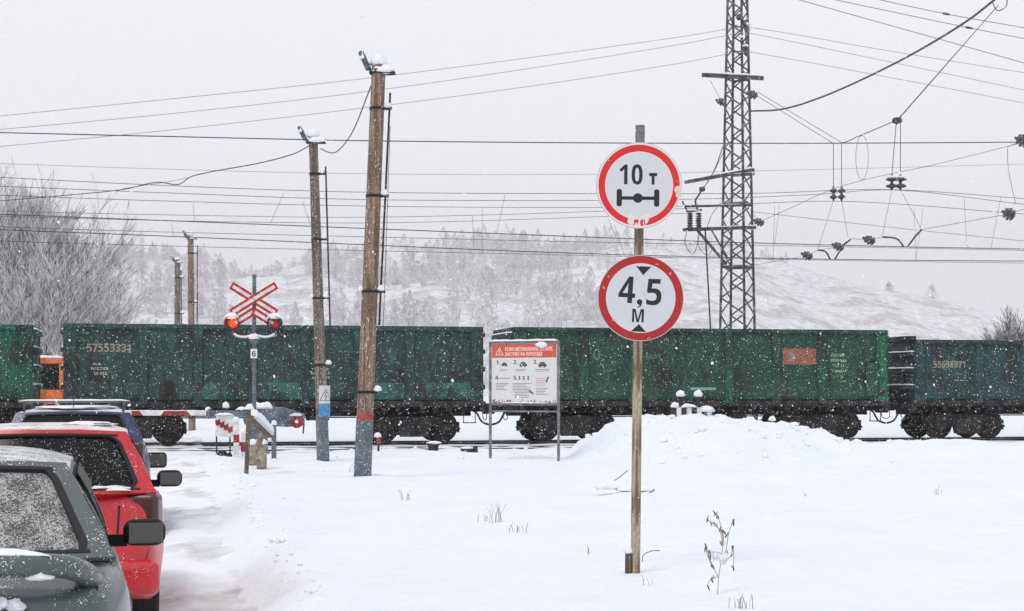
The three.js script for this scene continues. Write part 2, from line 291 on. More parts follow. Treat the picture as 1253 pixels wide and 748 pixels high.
// bare trees: stems that fork again and again into frosted twigs
function bareTree({ seed, height, stems = 5, spread = 0.35, levels = 5, fork = 4, minR = 0.009, frost = 0.68, trunkR = 0.14, wide = 1 }) {
  const r = rng(seed), pos = [], nor = [], col = [], trunk = [];
  const seg = (a, b, ra, rb, c, sides) => {
    const d = b.clone().sub(a).normalize(), u = V(d.y, -d.x, 0.1).cross(d).normalize(), w = d.clone().cross(u);
    for (let k = 0; k < sides; k++) {
      const A = k / sides * 6.2832, B = (k + 1) / sides * 6.2832, da = u.clone().multiplyScalar(Math.cos(A)).addScaledVector(w, Math.sin(A)), db = u.clone().multiplyScalar(Math.cos(B)).addScaledVector(w, Math.sin(B));
      const q = [a.clone().addScaledVector(da, ra), a.clone().addScaledVector(db, ra), b.clone().addScaledVector(db, rb), b.clone().addScaledVector(da, rb)], nn = [da, db, db, da];
      for (const i of [0, 1, 2, 0, 2, 3]) { pos.push(q[i].x, q[i].y, q[i].z); nor.push(nn[i].x, nn[i].y, nn[i].z); col.push(c[0], c[1], c[2]); }
    }
  };
  const grow = (a, dir, len, rad, lev) => {
    const n = lev >= levels - 1 ? 2 : 3; let p = a.clone(), d = dir.clone(), rr = rad;
    const f = r() < frost ? 0.58 + 0.3 * r() : 0.04 + 0.08 * r(), c = [f * 1.02, f * 0.99, f * 1.0];
    for (let i = 0; i < n; i++) {
      d.add(V((r() - 0.5) * 0.2, 0.07 + (r() - 0.5) * 0.1, (r() - 0.5) * 0.2)).normalize();
      const q = p.clone().addScaledVector(d, len / n), r2 = Math.max(minR, rr * 0.82);
      if (lev === 0) trunk.push(bar(p, q, rr, r2, 7)); else seg(p, q, rr, r2, c, lev < 2 ? 4 : 3);
      p = q; rr = r2;
      if (lev < levels && (i > 0 || lev > 0)) {
        const kids = Math.round(fork * (0.6 + 0.6 * r()) / (n - (lev > 0 ? 0 : 1)) + 0.25);
        for (let k = 0; k < kids; k++) {
          const az = r() * 6.2832, sp = (0.24 + 0.42 * r()) * wide, side = V(Math.cos(az), 0.1, Math.sin(az));
          grow(p, d.clone().multiplyScalar(Math.cos(sp)).addScaledVector(side, Math.sin(sp)).normalize(), len * (0.52 + 0.25 * r()), rr * 0.62, lev + 1);
        }
      }
    }
  };
  for (let s = 0; s < stems; s++) { const az = s / stems * 6.2832 + r(), sp = spread * (0.25 + r()); grow(V(Math.cos(az) * 0.25, -0.3, Math.sin(az) * 0.25), V(Math.cos(az) * sp, 1, Math.sin(az) * sp).normalize(), height * 0.40 * (0.8 + 0.35 * r()), trunkR * (0.7 + 0.5 * r()), 0); }
  const g = new THREE.BufferGeometry(); g.setAttribute('position', new THREE.Float32BufferAttribute(pos, 3)); g.setAttribute('normal', new THREE.Float32BufferAttribute(nor, 3)); g.setAttribute('color', new THREE.Float32BufferAttribute(col, 3));
  g.computeBoundingBox(); const k = height / g.boundingBox.max.y; g.scale(k, k, k); const t = mergeGeometries(trunk.map(prep)); t.scale(k, k, k);
  return { crown: g, trunk: t };
}
M.twig = std({ color: 0xffffff, vertexColors: true, roughness: 0.95 });
M.bark = std({ map: mottled([0.22, 0.20, 0.19], [0.42, 0.40, 0.39], { rep: [0.4, 1.2], specks: 0.68, seed: 41 }) });
function plantTree(opts, px, baseY, Z, name, label, group) {
  const { crown, trunk } = bareTree(opts), b = at(px, HORIZON, Z), t = thing(name, label, 'tree', [b.x, baseY, b.z], opts.seed, group);
  mesh('trunk', trunk, M.bark, t);
  const c = new THREE.Mesh(crown, M.twig); c.name = 'crown'; c.castShadow = c.receiveShadow = true; t.add(c);
  return t;
}
const G1 = 'frosted trees behind the train';
plantTree({ seed: 21, height: 18.5, stems: 11, spread: 0.36, minR: 0.014 }, 15, -0.3, 62, 'bare_tree', 'tallest frosted bare tree, rising behind the orange truck', G1);
plantTree({ seed: 22, height: 18.5, stems: 10, spread: 0.26, minR: 0.014 }, 40, -0.3, 60, 'bare_tree', 'frosted bare tree behind the wagon numbered 57553331, taller than its neighbour', G1);
plantTree({ seed: 23, height: 11.5, stems: 12, spread: 0.42, minR: 0.011, wide: 0.9 }, 82, -0.3, 57, 'bare_tree', 'low spreading frosted bush next to the tall bare trees', G1);
plantTree({ seed: 24, height: 19, stems: 8, spread: 0.36, minR: 0.011 }, -45, -0.3, 64, 'bare_tree', 'tall frosted bare tree behind the bright green wagon', G1);
plantTree({ seed: 25, height: 12.5, stems: 11, spread: 0.5, minR: 0.011 }, 45, -0.3, 53, 'bare_tree', 'frosted bush standing in front of the tall bare trees', G1);
const G2 = 'hazy bare trees behind the last wagon';
plantTree({ seed: 31, height: 13.5, stems: 4, spread: 0.3, levels: 4, fork: 5, minR: 0.024, frost: 0.2 }, 1226, -0.6, 118, 'bare_tree', 'upright hazy bare tree behind the wagon numbered 55698971', G2);
plantTree({ seed: 32, height: 7.5, stems: 8, spread: 0.6, levels: 4, fork: 6, minR: 0.024, frost: 0.15, wide: 1.1 }, 1192, -0.6, 112, 'bare_tree', 'low brownish hazy bush behind the wagon numbered 55698971', G2);
plantTree({ seed: 33, height: 11, stems: 5, spread: 0.4, levels: 4, fork: 5, minR: 0.024, frost: 0.2 }, 1262, -0.6, 115, 'bare_tree', 'hazy bare tree beside the upright one behind the last wagon', G2);
{ // far woods on the slopes
  const r = rng(77), blob = (s, x, y, z, sy) => { const g = new THREE.IcosahedronGeometry(1, 1), p = g.attributes.position; for (let i = 0; i < p.count; i++) { const k = s * (1 + 0.35 * n3(p.getX(i) * 2.3 + x * 3, p.getY(i) * 2.3 + y, p.getZ(i) * 2.3)); p.setXYZ(i, p.getX(i) * k + x, p.getY(i) * k * sy + y, p.getZ(i) * k + z); } g.computeVertexNormals(); return g; };
  const twiggy = (seed, h, w) => { // crown of many small frosted sprays
    const q = rng(seed), p = []; for (let i = 0; i < 110; i++) { const a = q() * 6.2832, v = q(), rr = w * Math.sqrt(q()) * Math.sin(Math.PI * Math.pow(v, 0.75) * 0.97 + 0.05), c = V(rr * Math.cos(a), h * (0.15 + 0.85 * v), rr * Math.sin(a)), s = 0.38 + 0.45 * q(); for (let k = 0; k < 3; k++) p.push(c.x + (q() - 0.5) * s * 1.6, c.y + (q() - 0.4) * s * 2.4, c.z + (q() - 0.5) * s * 1.6); }
    const g = new THREE.BufferGeometry(); g.setAttribute('position', new THREE.Float32BufferAttribute(p, 3)); g.computeVertexNormals(); return g; };
  const shapes = [[twiggy(5, 6.5, 2.6), bar(V(0, -1, 0), V(0, 4, 0), 0.2, 0.1, 5)], [twiggy(6, 8, 1.9), bar(V(0, -1, 0), V(0, 4, 0), 0.2, 0.1, 5)]].map(l => mergeGeometries(l.map(prep)));
  const m = std({ color: 0xffffff, roughness: 1 }), spots = [[], []];
  const mask = (x, Z) => {
    const px = CENTRE_X + x * FOCAL / Z, k = fbm(x * 0.011, Z * 0.013, 3);
    const wood = smooth(360, 440, px) * (1 - smooth(735, 800, px)) * 0.55 + smooth(120, 180, px) * (1 - smooth(230, 330, px)) * 0.25 + (px < 120 || px > 1300 ? 0.3 : 0) + smooth(520, 580, Z) * 0.35 * (1 - smooth(930, 1050, px));
    return k * (px > 780 ? 0.45 : 1) + wood - 0.35;
  };
  for (let i = 0; i < 60000; i++) { const x = (r() - 0.5) * 1500, Z = 230 + r() * 420, w = mask(x, Z), keep = w > 0 ? 0.30 : 0.06; if (r() < keep) spots[r() < 0.5 ? 0 : 1].push([x, Z, w > 0 ? 0.7 + 0.7 * r() : 0.10 + 0.32 * r() * r(), r()]); }
  spots.forEach((list, i) => {
    const o = new THREE.InstancedMesh(shapes[i], m, list.length), q = new THREE.Matrix4(), c = new THREE.Color();
    list.forEach(([x, Z, s, k], n) => { q.makeRotationY(k * 6.28).scale(V(s, s * (0.8 + 0.5 * k), s)).setPosition(x, hillY(x, Z) - 0.2, -Z * LONG); o.setMatrixAt(n, q); const f = 0.58 + 0.2 * ((k * 7) % 1); o.setColorAt(n, c.setRGB(f, f * 0.98, f * 1.0)); });  // pale greys: frost on the trees, plus distance haze painted into the colour
    o.name = i ? 'distant_birch_wood' : 'distant_wood'; o.userData = { kind: 'stuff', label: i ? 'hazy far-off slender trees covering the hillside' : 'hazy far-off bare woodland covering the hillside', category: 'wood' }; scene.add(o);
  });
  for (const [px, py, h, l] of [[1141, 362, 12, 'lone round-topped hazy tree standing on the low end of the hill ridge'], [1088, 352, 8, 'small hazy bush standing on the bare snowy slope of the hill ridge']]) {
    const Z = 545, x = (px - CENTRE_X) * Z / FOCAL, t = thing('hill_tree', l, 'tree', [x, hillY(x, Z) - 0.3, -Z * LONG]);
    mesh('trunk', bar(V(0, 0, 0), V(0, h * 0.4, 0), 0.35, 0.2, 7), M.bark, t);
    mesh('crown', [twiggy(h, h, h * 0.36), twiggy(h + 1, h * 0.8, h * 0.42), twiggy(h + 2, h * 0.9, h * 0.3)], std({ color: new THREE.Color().setRGB(0.52, 0.52, 0.52), roughness: 1, side: THREE.DoubleSide }), t);
  }
}

// ---------------------------------------------------------------- tracks
const trackPoint = (x, c) => V(x, 0, -(c + TAN * x) * LONG);
const railShape = [[-0.075, -0.18], [0.075, -0.18], [0.075, -0.165], [0.012, -0.145], [0.012, -0.045], [0.037, -0.035], [0.037, -0.012], [-0.037, -0.012], [-0.037, -0.035], [-0.012, -0.045], [-0.012, -0.145], [-0.075, -0.165]];
function railTrack(x0, x1, c, label) {
  const mid = (x0 + x1) / 2, L = (x1 - x0) / Math.cos(THETA), p = trackPoint(mid, c);
  const t = thing('railway_track', label, 'track', [p.x, 0, p.z], THETA);
  for (const s of [-1, 1]) {
    const r = mesh('rail', extrude(railShape, L).rotateY(Math.PI / 2).translate(0, 0, s * 0.79), M.rail, t);
    mesh('rail_head', rbox(L, 0.012, 0.066, 0.005, 0, -0.006, s * 0.79), M.railHead, r);
  }
  return t;
}
railTrack(-70, 70, 28.87, 'main railway track with rails under the standing freight train');
railTrack(-60, 4.6, 25.9, 'siding track half buried in snow in front of the freight train');

// ---------------------------------------------------------------- the freight train
function paint(base, light, seed, dirt = 0.5) {     // faded paint under soot: blotches, run marks, chips
  const n = tiled(300 + seed, 4, 6), s = tiled(340 + seed, 8, 4), f = tiled(380 + seed, 64, 2);
  return std({ roughness: 0.7, bumpMap: grainTex, bumpScale: 0.006, map: texture(256, (u, v) => {
    let c = mix(base, light, smooth(0.35, 0.7, n(u, v)));
    c = mix(c, [0.085, 0.085, 0.085], smooth(0.60 - dirt * 0.34, 0.86 - dirt * 0.3, n(v, u) * 0.62 + s(u, v, 4, 1) * 0.38) * 0.92);
    c = mix(c, [0.27, 0.18, 0.13], smooth(0.60, 0.74, s(v * 0 + u, v, 6, 1) * 0.7 + n(u, v) * 0.3) * 0.55);
    c = c.map(x => x * (0.62 + 0.6 * f(u, v)));
    return mix(c, [0.80, 0.84, 0.84], smooth(0.74, 0.80, f(v, u) * 0.75 + s(v, u) * 0.25) * 0.7);
  }, { metres: 2.7 }) });
}
const sideFrame = [[-1.22, 0.60], [-1.12, 0.70], [-0.62, 0.80], [0.62, 0.80], [1.12, 0.70], [1.22, 0.60], [1.22, 0.46], [1.10, 0.40], [0.74, 0.40], [0.66, 0.50], [0.50, 0.50], [0.42, 0.20], [-0.42, 0.20], [-0.50, 0.50], [-0.66, 0.50], [-0.74, 0.40], [-1.10, 0.40], [-1.22, 0.46]];
const wheelShape = lathe([[0, -0.06], [0.16, -0.09], [0.16, -0.055], [0.38, -0.035], [0.39, -0.065], [0.485, -0.065], [0.475, 0.05], [0.505, 0.055], [0.50, 0.085], [0.39, 0.085], [0.38, 0.03], [0.14, 0.05], [0.12, 0.09], [0, 0.09]], 28).rotateX(-Math.PI / 2);
const axleBox = new THREE.CylinderGeometry(0.15, 0.15, 0.2, 16).rotateX(Math.PI / 2), axleCap = new THREE.CylinderGeometry(0.09, 0.11, 0.03, 12).rotateX(Math.PI / 2);
function bogie(parent, x) {
  const b = part('bogie', parent); b.position.x = x;
  for (const sx of [-0.925, 0.925]) for (const sz of [-1, 1]) {
    const w = mesh('wheel', wheelShape.clone().rotateY(sz > 0 ? 0 : Math.PI).translate(sx, 0.488, sz * 0.80), M.wheel, b);
    w.rotation.y = 0;
  }
  for (const sx of [-0.925, 0.925]) mesh('axle', bar(V(sx, 0.488, -1.1), V(sx, 0.488, 1.1), 0.08, 0.08, 12), M.wheel, b);
  for (const sz of [-1, 1]) {
    mesh('side_frame', [extrude(sideFrame, 0.16, 0.02).translate(0, 0, sz * 1.06), ...[-0.925, 0.925].flatMap(sx => [axleBox.clone().translate(sx, 0.49, sz * 1.06), axleCap.clone().translate(sx, 0.49, sz * 1.175)])], M.underframe, b);
    mesh('spring_set', [-0.24, 0, 0.24].map(q => tube(Array.from({ length: 30 }, (_, i) => V(q + 0.085 * Math.cos(i * 1.05), 0.26 + i * 0.0085, sz * 1.06 + 0.085 * Math.sin(i * 1.05))), 0.018, 90, 5)), M.underframe, b);
  }
  mesh('bolster', [rbox(0.5, 0.26, 2.3, 0.04, 0, 0.68, 0), new THREE.CylinderGeometry(0.2, 0.24, 0.14, 16).translate(0, 0.86, 0)], M.underframe, b);
  for (const sx of [-1.46, 1.46]) mesh('brake_beam', [beam(V(sx * 0.99, 0.42, -0.9), V(sx * 0.99, 0.42, 0.9), 0.08, 0.06), ...[-0.8, 0.8].map(z => rbox(0.07, 0.34, 0.09, 0.02, sx * 0.985, 0.47, z))], M.underframe, b);
}
const wagonGroup = 'freight wagons standing on the crossing';
function wagon({ x, L = 12.6, top = 3.6, label, panel, foot, post, end, number, extra }) {
  const c = 28.87, p = trackPoint(x, c), t = thing('open_wagon', label, 'wagon', [p.x, 0, p.z], THETA, wagonGroup);
  const h = L / 2, floor = 1.30, zs = 1.47, posts = [-4.0, -2.4, -0.8, 0.8, 2.4, 4.0], edges = [-h + 0.12, ...posts, h - 0.12];
  for (const s of [1, -1]) {
    for (let i = 0; i < edges.length - 1; i++) {        // pressed panel of each bay, its foot bellied outward
      const a = edges[i] + 0.02, b = edges[i + 1] - 0.02, low = [[-0.05, floor], [0.02, floor + 0.02], [0.05, floor + 0.06], [0.105, floor + 0.24], [0.0, floor + 0.56], [-0.05, floor + 0.56]], pts = [[-0.05, floor + 0.562], [0.0, floor + 0.562], [0, top - 0.5], [0.02, top - 0.42], [0.02, top - 0.2], [0, top - 0.12], [-0.05, top - 0.12]];
      const form = q => toCreasedNormals(prep(extrude(q, b - a).rotateY(-Math.PI / 2).scale(1, 1, s).translate((a + b) / 2, 0, s * zs)), 0.7);       // profile x -> z
      const sp = mesh('side_panel', form(pts), panel[i % panel.length], t);
      mesh('panel_foot', form(low), foot && foot[1].includes(i) ? foot[0] : panel[i % panel.length], sp);
    }
    for (const q of posts) mesh('side_post', extrudePost(q, floor, top, s, zs), post, t);
    for (const q of [-h + 0.2, h - 0.2]) mesh('corner_post', rbox(0.40, top - floor + 0.15, 0.11, 0.02, q, (top + floor - 0.17) / 2, s * (zs + 0.02)), end, t);
    mesh('top_rail', [rbox(L, 0.14, 0.14, 0.03, 0, top - 0.07, s * (zs + 0.02)), box(L, 0.02, 0.17, 0, top - 0.15, s * (zs + 0.015))], post, t);
    mesh('sill', [box(L, 0.16, 0.12, 0, floor - 0.09, s * (zs + 0.02)), box(L, 0.03, 0.2, 0, floor - 0.16, s * (zs + 0.03))], M.underframe, t);
    for (let k = 0; k < 7; k++) { const q = -4.8 + k * 1.6; mesh('floor_hatch', [box(1.35, 0.05, 0.5, q, 1.10, s * 1.2), box(0.09, 0.22, 0.10, q - 0.45, 1.08, s * 1.5), box(0.09, 0.22, 0.10, q + 0.45, 1.08, s * 1.5), box(0.16, 0.10, 0.06, q, 1.03, s * 1.5)], M.underframe, t); }
  }
  for (const s of [1, -1]) {
    const e = mesh('end_wall', box(0.06, top - floor, 2.9, s * (h - 0.06), (top + floor) / 2, 0), post, t);
    for (const y of [0.42, 0.98, 1.52, 2.05]) {
      mesh('end_rib', rbox(0.16, 0.14, 2.9, 0.03, s * (h + 0.0), floor + y, 0), post, e);
      mesh('rib_snow', lumpStrip(2.86, 0.13, 0.06, 91 + y).rotateY(Math.PI / 2).translate(s * (h + 0.01), floor + y + 0.07, 0), M.cap, e);
    }
    mesh('end_beam', rbox(0.24, 0.32, 2.9, 0.03, s * (h - 0.02), 1.12, 0), M.underframe, t);
    mesh('coupler', [rbox(0.5, 0.2, 0.2, 0.03, s * (h + 0.2), 1.04, 0), rbox(0.22, 0.34, 0.34, 0.06, s * (h + 0.38), 1.04, 0.03 * s)], M.underframe, t);
    mesh('air_hose', tube([V(s * (h - 0.1), 0.98, 0.35), V(s * (h + 0.02), 0.9, 0.35), V(s * (h + 0.2), 0.62, 0.35), V(s * (h + 0.46), 0.52, 0.35)], 0.032, 24, 8), M.rubber, t);
    mesh('release_lever', tube([V(s * (h + 0.12), 1.05, 1.35), V(s * (h + 0.14), 0.76, 1.35), V(s * (h + 0.14), 0.74, 0.8), V(s * (h + 0.14), 0.95, 0.7)], 0.014, 20, 5), M.underframe, t);
    mesh('step', [bar(V(s * (h - 0.25), 1.1, 1.5), V(s * (h - 0.25), 0.62, 1.5), 0.014), bar(V(s * (h - 0.62), 1.1, 1.5), V(s * (h - 0.62), 0.62, 1.5), 0.014), box(0.4, 0.03, 0.1, s * (h - 0.435), 0.62, 1.5)], M.underframe, t);
    mesh('ladder', [0, 1, 2, 3, 4].map(k => bar(V(s * (h - 0.35), floor + 0.3 + k * 0.4, 1.62), V(s * (h - 0.05), floor + 0.3 + k * 0.4, 1.62), 0.012, 0.012, 6)).concat([bar(V(s * (h - 0.35), floor + 0.2, 1.62), V(s * (h - 0.35), top - 0.3, 1.62), 0.014, 0.014, 6), bar(V(s * (h - 0.05), floor + 0.2, 1.62), V(s * (h - 0.05), top - 0.3, 1.62), 0.014, 0.014, 6)]), post, t);
    bogie(t, s * 4.2);
  }
  mesh('floor', box(L - 0.2, 0.06, 2.85, 0, floor - 0.03, 0), M.underframe, t);
  mesh('centre_sill', [box(L - 0.3, 0.38, 0.5, 0, 1.0, 0), ...[-2.2, 0, 2.2].map(q => box(0.2, 0.26, 2.7, q, 1.06, 0))], M.underframe, t);
  mesh('brake_gear', [bar(V(-0.6, 0.82, 0.55), V(0.1, 0.82, 0.55), 0.17, 0.17, 18), bar(V(0.9, 0.84, 0.6), V(1.6, 0.84, 0.6), 0.15, 0.15, 18), bar(V(-3, 0.78, 0.3), V(3, 0.78, 0.3), 0.02), bar(V(-5.8, 0.95, 0.9), V(5.8, 0.95, 0.9), 0.02), box(0.5, 0.3, 0.3, -1.5, 0.86, 0.9)], M.underframe, t);
  if (number) lettering(t, number.text, number.x0, number.x1, number.y0, number.y1, zs + 0.004);
  if (extra) extra(t, zs);
  return t;
}
function extrudePost(q, floor, top, s, zs) {
  const y0 = floor - 0.1, y1 = top - 0.13, d = 0.10, z0 = s * (zs - 0.03), z1 = s * (zs + d), a = 0.19, b = 0.11;
  const f = (u, v) => { const k = [[-a, z0], [-b, z1], [b, z1], [a, z0]], i = Math.min(2, Math.floor(u * 3)), t = u * 3 - i; return V(q + lerp(k[i][0], k[i + 1][0], t) * s, lerp(y0, y1, v), lerp(k[i][1], k[i + 1][1], t)); };
  return toCreasedNormals(patch(f, 3, 1, 0.02), 0.3);
}
function lumpStrip(L, w, h, seed) {            // a ridge of snow lying along x
  const g = new THREE.BufferGeometry(), p = [], idx = [], n = Math.max(6, Math.ceil(L / 0.06)), m = 7, W = m + 1;
  for (let i = 0; i <= n; i++) {
    const x = -L / 2 + L * i / n, e = Math.min(1, Math.min(i, n - i) / 2), k = (0.55 + 0.6 * (0.5 + 0.5 * fbm(x * 3 + seed * 7, seed, 3))) * Math.sqrt(e + 0.02);
    for (let j = 0; j <= m; j++) { const a = Math.PI * j / m; p.push(x, Math.sin(a) * h * k, -Math.cos(a) * w / 2 * (0.85 + 0.3 * k)); }
  }
  for (let i = 0; i < n; i++) for (let j = 0; j < m; j++) { const a = i * W + j; idx.push(a, a + 1, a + W + 1, a, a + W + 1, a + W); }
  for (let i = 0; i < n; i++) { const a = i * W; idx.push(a, a + W, a + W + m, a, a + W + m, a + m); }
  g.setAttribute('position', new THREE.Float32BufferAttribute(p, 3)); g.setIndex(idx); g.computeVertexNormals(); return prep(g);
}
function decal(name, parent, x0, x1, y0, y1, z, W, H, draw, label) {
  const t = canvas(W, H, draw), m = new THREE.MeshStandardMaterial({ map: t, transparent: true, alphaTest: 0.35, roughness: 0.8 });
  return mesh(name, new THREE.PlaneGeometry(x1 - x0, y1 - y0).translate((x0 + x1) / 2, (y0 + y1) / 2, z), m, parent, { keepUV: true, label });
}
const chips = (x, W, H, n, seed) => { const r = rng(seed); x.globalCompositeOperation = 'destination-out'; for (let i = 0; i < n; i++) { x.fillStyle = `rgba(0,0,0,${0.4 + 0.6 * r()})`; x.beginPath(); x.arc(r() * W, r() * H, 0.5 + r() * r() * H * 0.05, 0, 7); x.fill(); } x.globalCompositeOperation = 'source-over'; };
function lettering(t, text, x0, x1, y0, y1, z) {
  decal('lettering', t, x0, x1, y0, y1, z, 512, 128, (x, W, H) => { x.fillStyle = '#8f8b79'; x.font = 'bold 120px sans-serif'; x.textAlign = 'center'; x.textBaseline = 'middle'; x.save(); x.translate(W / 2, H / 2); x.scale(W * 0.97 / x.measureText(text).width, 1.05); x.fillText(text, 0, 4); x.restore(); chips(x, W, H, 260, text.length + +text[3]); }, `painted wagon number ${text}`);
}
const smallPrint = (t, x0, x1, y0, y1, z, rows, seed, colour = '#b5b8ae') => decal('small_print', t, x0, x1, y0, y1, z, 256, 192, (x, W, H) => { const r = rng(seed), h = H / rows.length; x.fillStyle = colour; rows.forEach((q, i) => { x.font = `bold ${Math.floor(h * 0.78)}px sans-serif`; x.fillText(q, 4 + r() * 12, h * (i + 0.8), W - 10); }); chips(x, W, H, 300, seed); });
const P0 = paint([0.04, 0.29, 0.22], [0.06, 0.38, 0.29], 0, 0.35), P1 = paint([0.13, 0.245, 0.23], [0.15, 0.32, 0.295], 1, 0.45), P1b = paint([0.14, 0.245, 0.235], [0.17, 0.35, 0.32], 2, 0.42), P1p = paint([0.13, 0.245, 0.23], [0.15, 0.32, 0.295], 3, 0.42);
const P2 = paint([0.085, 0.265, 0.19], [0.10, 0.345, 0.255], 4, 0.5), P2b = paint([0.08, 0.25, 0.19], [0.10, 0.33, 0.25], 5, 0.4), P2p = paint([0.085, 0.265, 0.19], [0.10, 0.345, 0.255], 6, 0.5), P2e = paint([0.05, 0.38, 0.27], [0.09, 0.44, 0.32], 7, 0.2);
const P3 = paint([0.11, 0.24, 0.24], [0.14, 0.33, 0.33], 8, 0.5), P3p = paint([0.11, 0.24, 0.24], [0.14, 0.33, 0.33], 9, 0.5);
wagon({ x: -20.51, top: 3.55, label: 'bright green open freight wagon standing to the side of the orange truck', panel: [P0, P0], post: P0, end: P0 });
wagon({ x: -7.37, label: 'dark blue-green open freight wagon numbered 57553331', panel: [P1, P1b, P1, P1b], foot: [paint([0.12, 0.29, 0.26], [0.15, 0.42, 0.37], 10, 0.36), [2, 3, 5, 6]], post: P1p, end: P1p, number: { text: '57553331', x0: -5.66, x1: -4.30, y0: 2.72, y1: 3.06 },
  extra: (t, z) => { smallPrint(t, -5.55, -4.9, 2.05, 2.5, z + 0.004, ['  ж.д.', 'РОССИЯ', '   12-132'], 5); smallPrint(t, 0.95, 1.7, 1.95, 2.35, z + 0.004, ['тормоз', 'ход. ч. 3', 'авт. 483'], 6); mesh('brake_box', rbox(0.42, 0.5, 0.2, 0.03, -3.3, 1.62, z + 0.12), M.underframe, t); } });
wagon({ x: 5.86, label: 'mid green open freight wagon with black posts and an orange rusty patch', panel: [P2, P2b, P2], foot: [P2b, [4, 6]], post: P2p, end: P2e,
  extra: (t, z) => {
    decal('rust_patch', t, 2.66, 3.80, 2.46, 2.98, z + 0.006, 256, 128, (x, W, H) => { const r = rng(9); x.fillStyle = '#95583f'; x.fillRect(0, 0, W, H); for (let i = 0; i < 900; i++) { x.fillStyle = ['#a8684a', '#83482f', '#b98058', '#77706c', '#8a4a30'][Math.floor(r() * 5)]; x.globalAlpha = 0.35; x.beginPath(); x.arc(r() * W, r() * H, 1 + 9 * r() * r(), 0, 7); x.fill(); } for (let i = 0; i < 500; i++) { x.fillStyle = ['#7c6c66', '#5d3a2c', '#3f5c4c', '#d9965f'][Math.floor(r() * 4)]; x.globalAlpha = 0.5; x.beginPath(); x.arc(r() * W, r() * H, 0.6 + 5 * r() * r(), 0, 7); x.fill(); } x.globalAlpha = 0.7; x.fillStyle = '#8f8681'; for (let i = 0; i < 40; i++) { x.beginPath(); x.arc(W * (0.14 + 0.2 * r()), H * (0.2 + 0.6 * r()), 2 + 8 * r(), 0, 7); x.fill(); } x.globalAlpha = 1; chips(x, W, H, 260, 3); }, 'orange rust-primer patch on the wagon side');
    smallPrint(t, 4.3, 5.35, 2.02, 2.86, z + 0.004, ['РОССИЯ', '69,5т 88м', '12.5  24', 'тара 23,0', '— — —'], 7, '#a9b595');
    decal('emblem', t, -3.75, -3.4, 2.55, 2.95, z + 0.004, 128, 128, (x, W, H) => { x.strokeStyle = '#7c8a80'; x.lineWidth = 12; x.beginPath(); x.ellipse(64, 64, 34, 50, 0, 0, 7); x.stroke(); chips(x, W, H, 160, 4); });
    smallPrint(t, -2.0, -1.45, 2.6, 2.82, z + 0.004, ['60 01'], 8, '#5f7d6c');
    decal('stencil_bar', t, -0.5, 0.35, 1.45, 1.72, z + 0.075, 128, 48, (x, W, H) => { x.fillStyle = '#6b9f8d'; x.fillRect(0, 0, W, H); chips(x, W, H, 220, 12); });
    mesh('door_latch', rbox(0.42, 1.1, 0.09, 0.03, 5.72, 1.98, z + 0.10), P2p, t);
  } });
wagon({ x: 19.12, top: 3.3, label: 'blue-green open freight wagon numbered 55698971 with snow on its end ribs', panel: [P3, P3], post: P3p, end: P3, number: { text: '55698971', x0: -5.66, x1: -4.42, y0: 2.33, y1: 2.65 },
  extra: (t, z) => { smallPrint(t, -4.9, -4.5, 1.85, 2.1, z + 0.004, ['— —'], 15); mesh('brake_box', rbox(0.6, 0.7, 0.2, 0.03, -1.5, 1.7, z + 0.12), M.underframe, t); } });

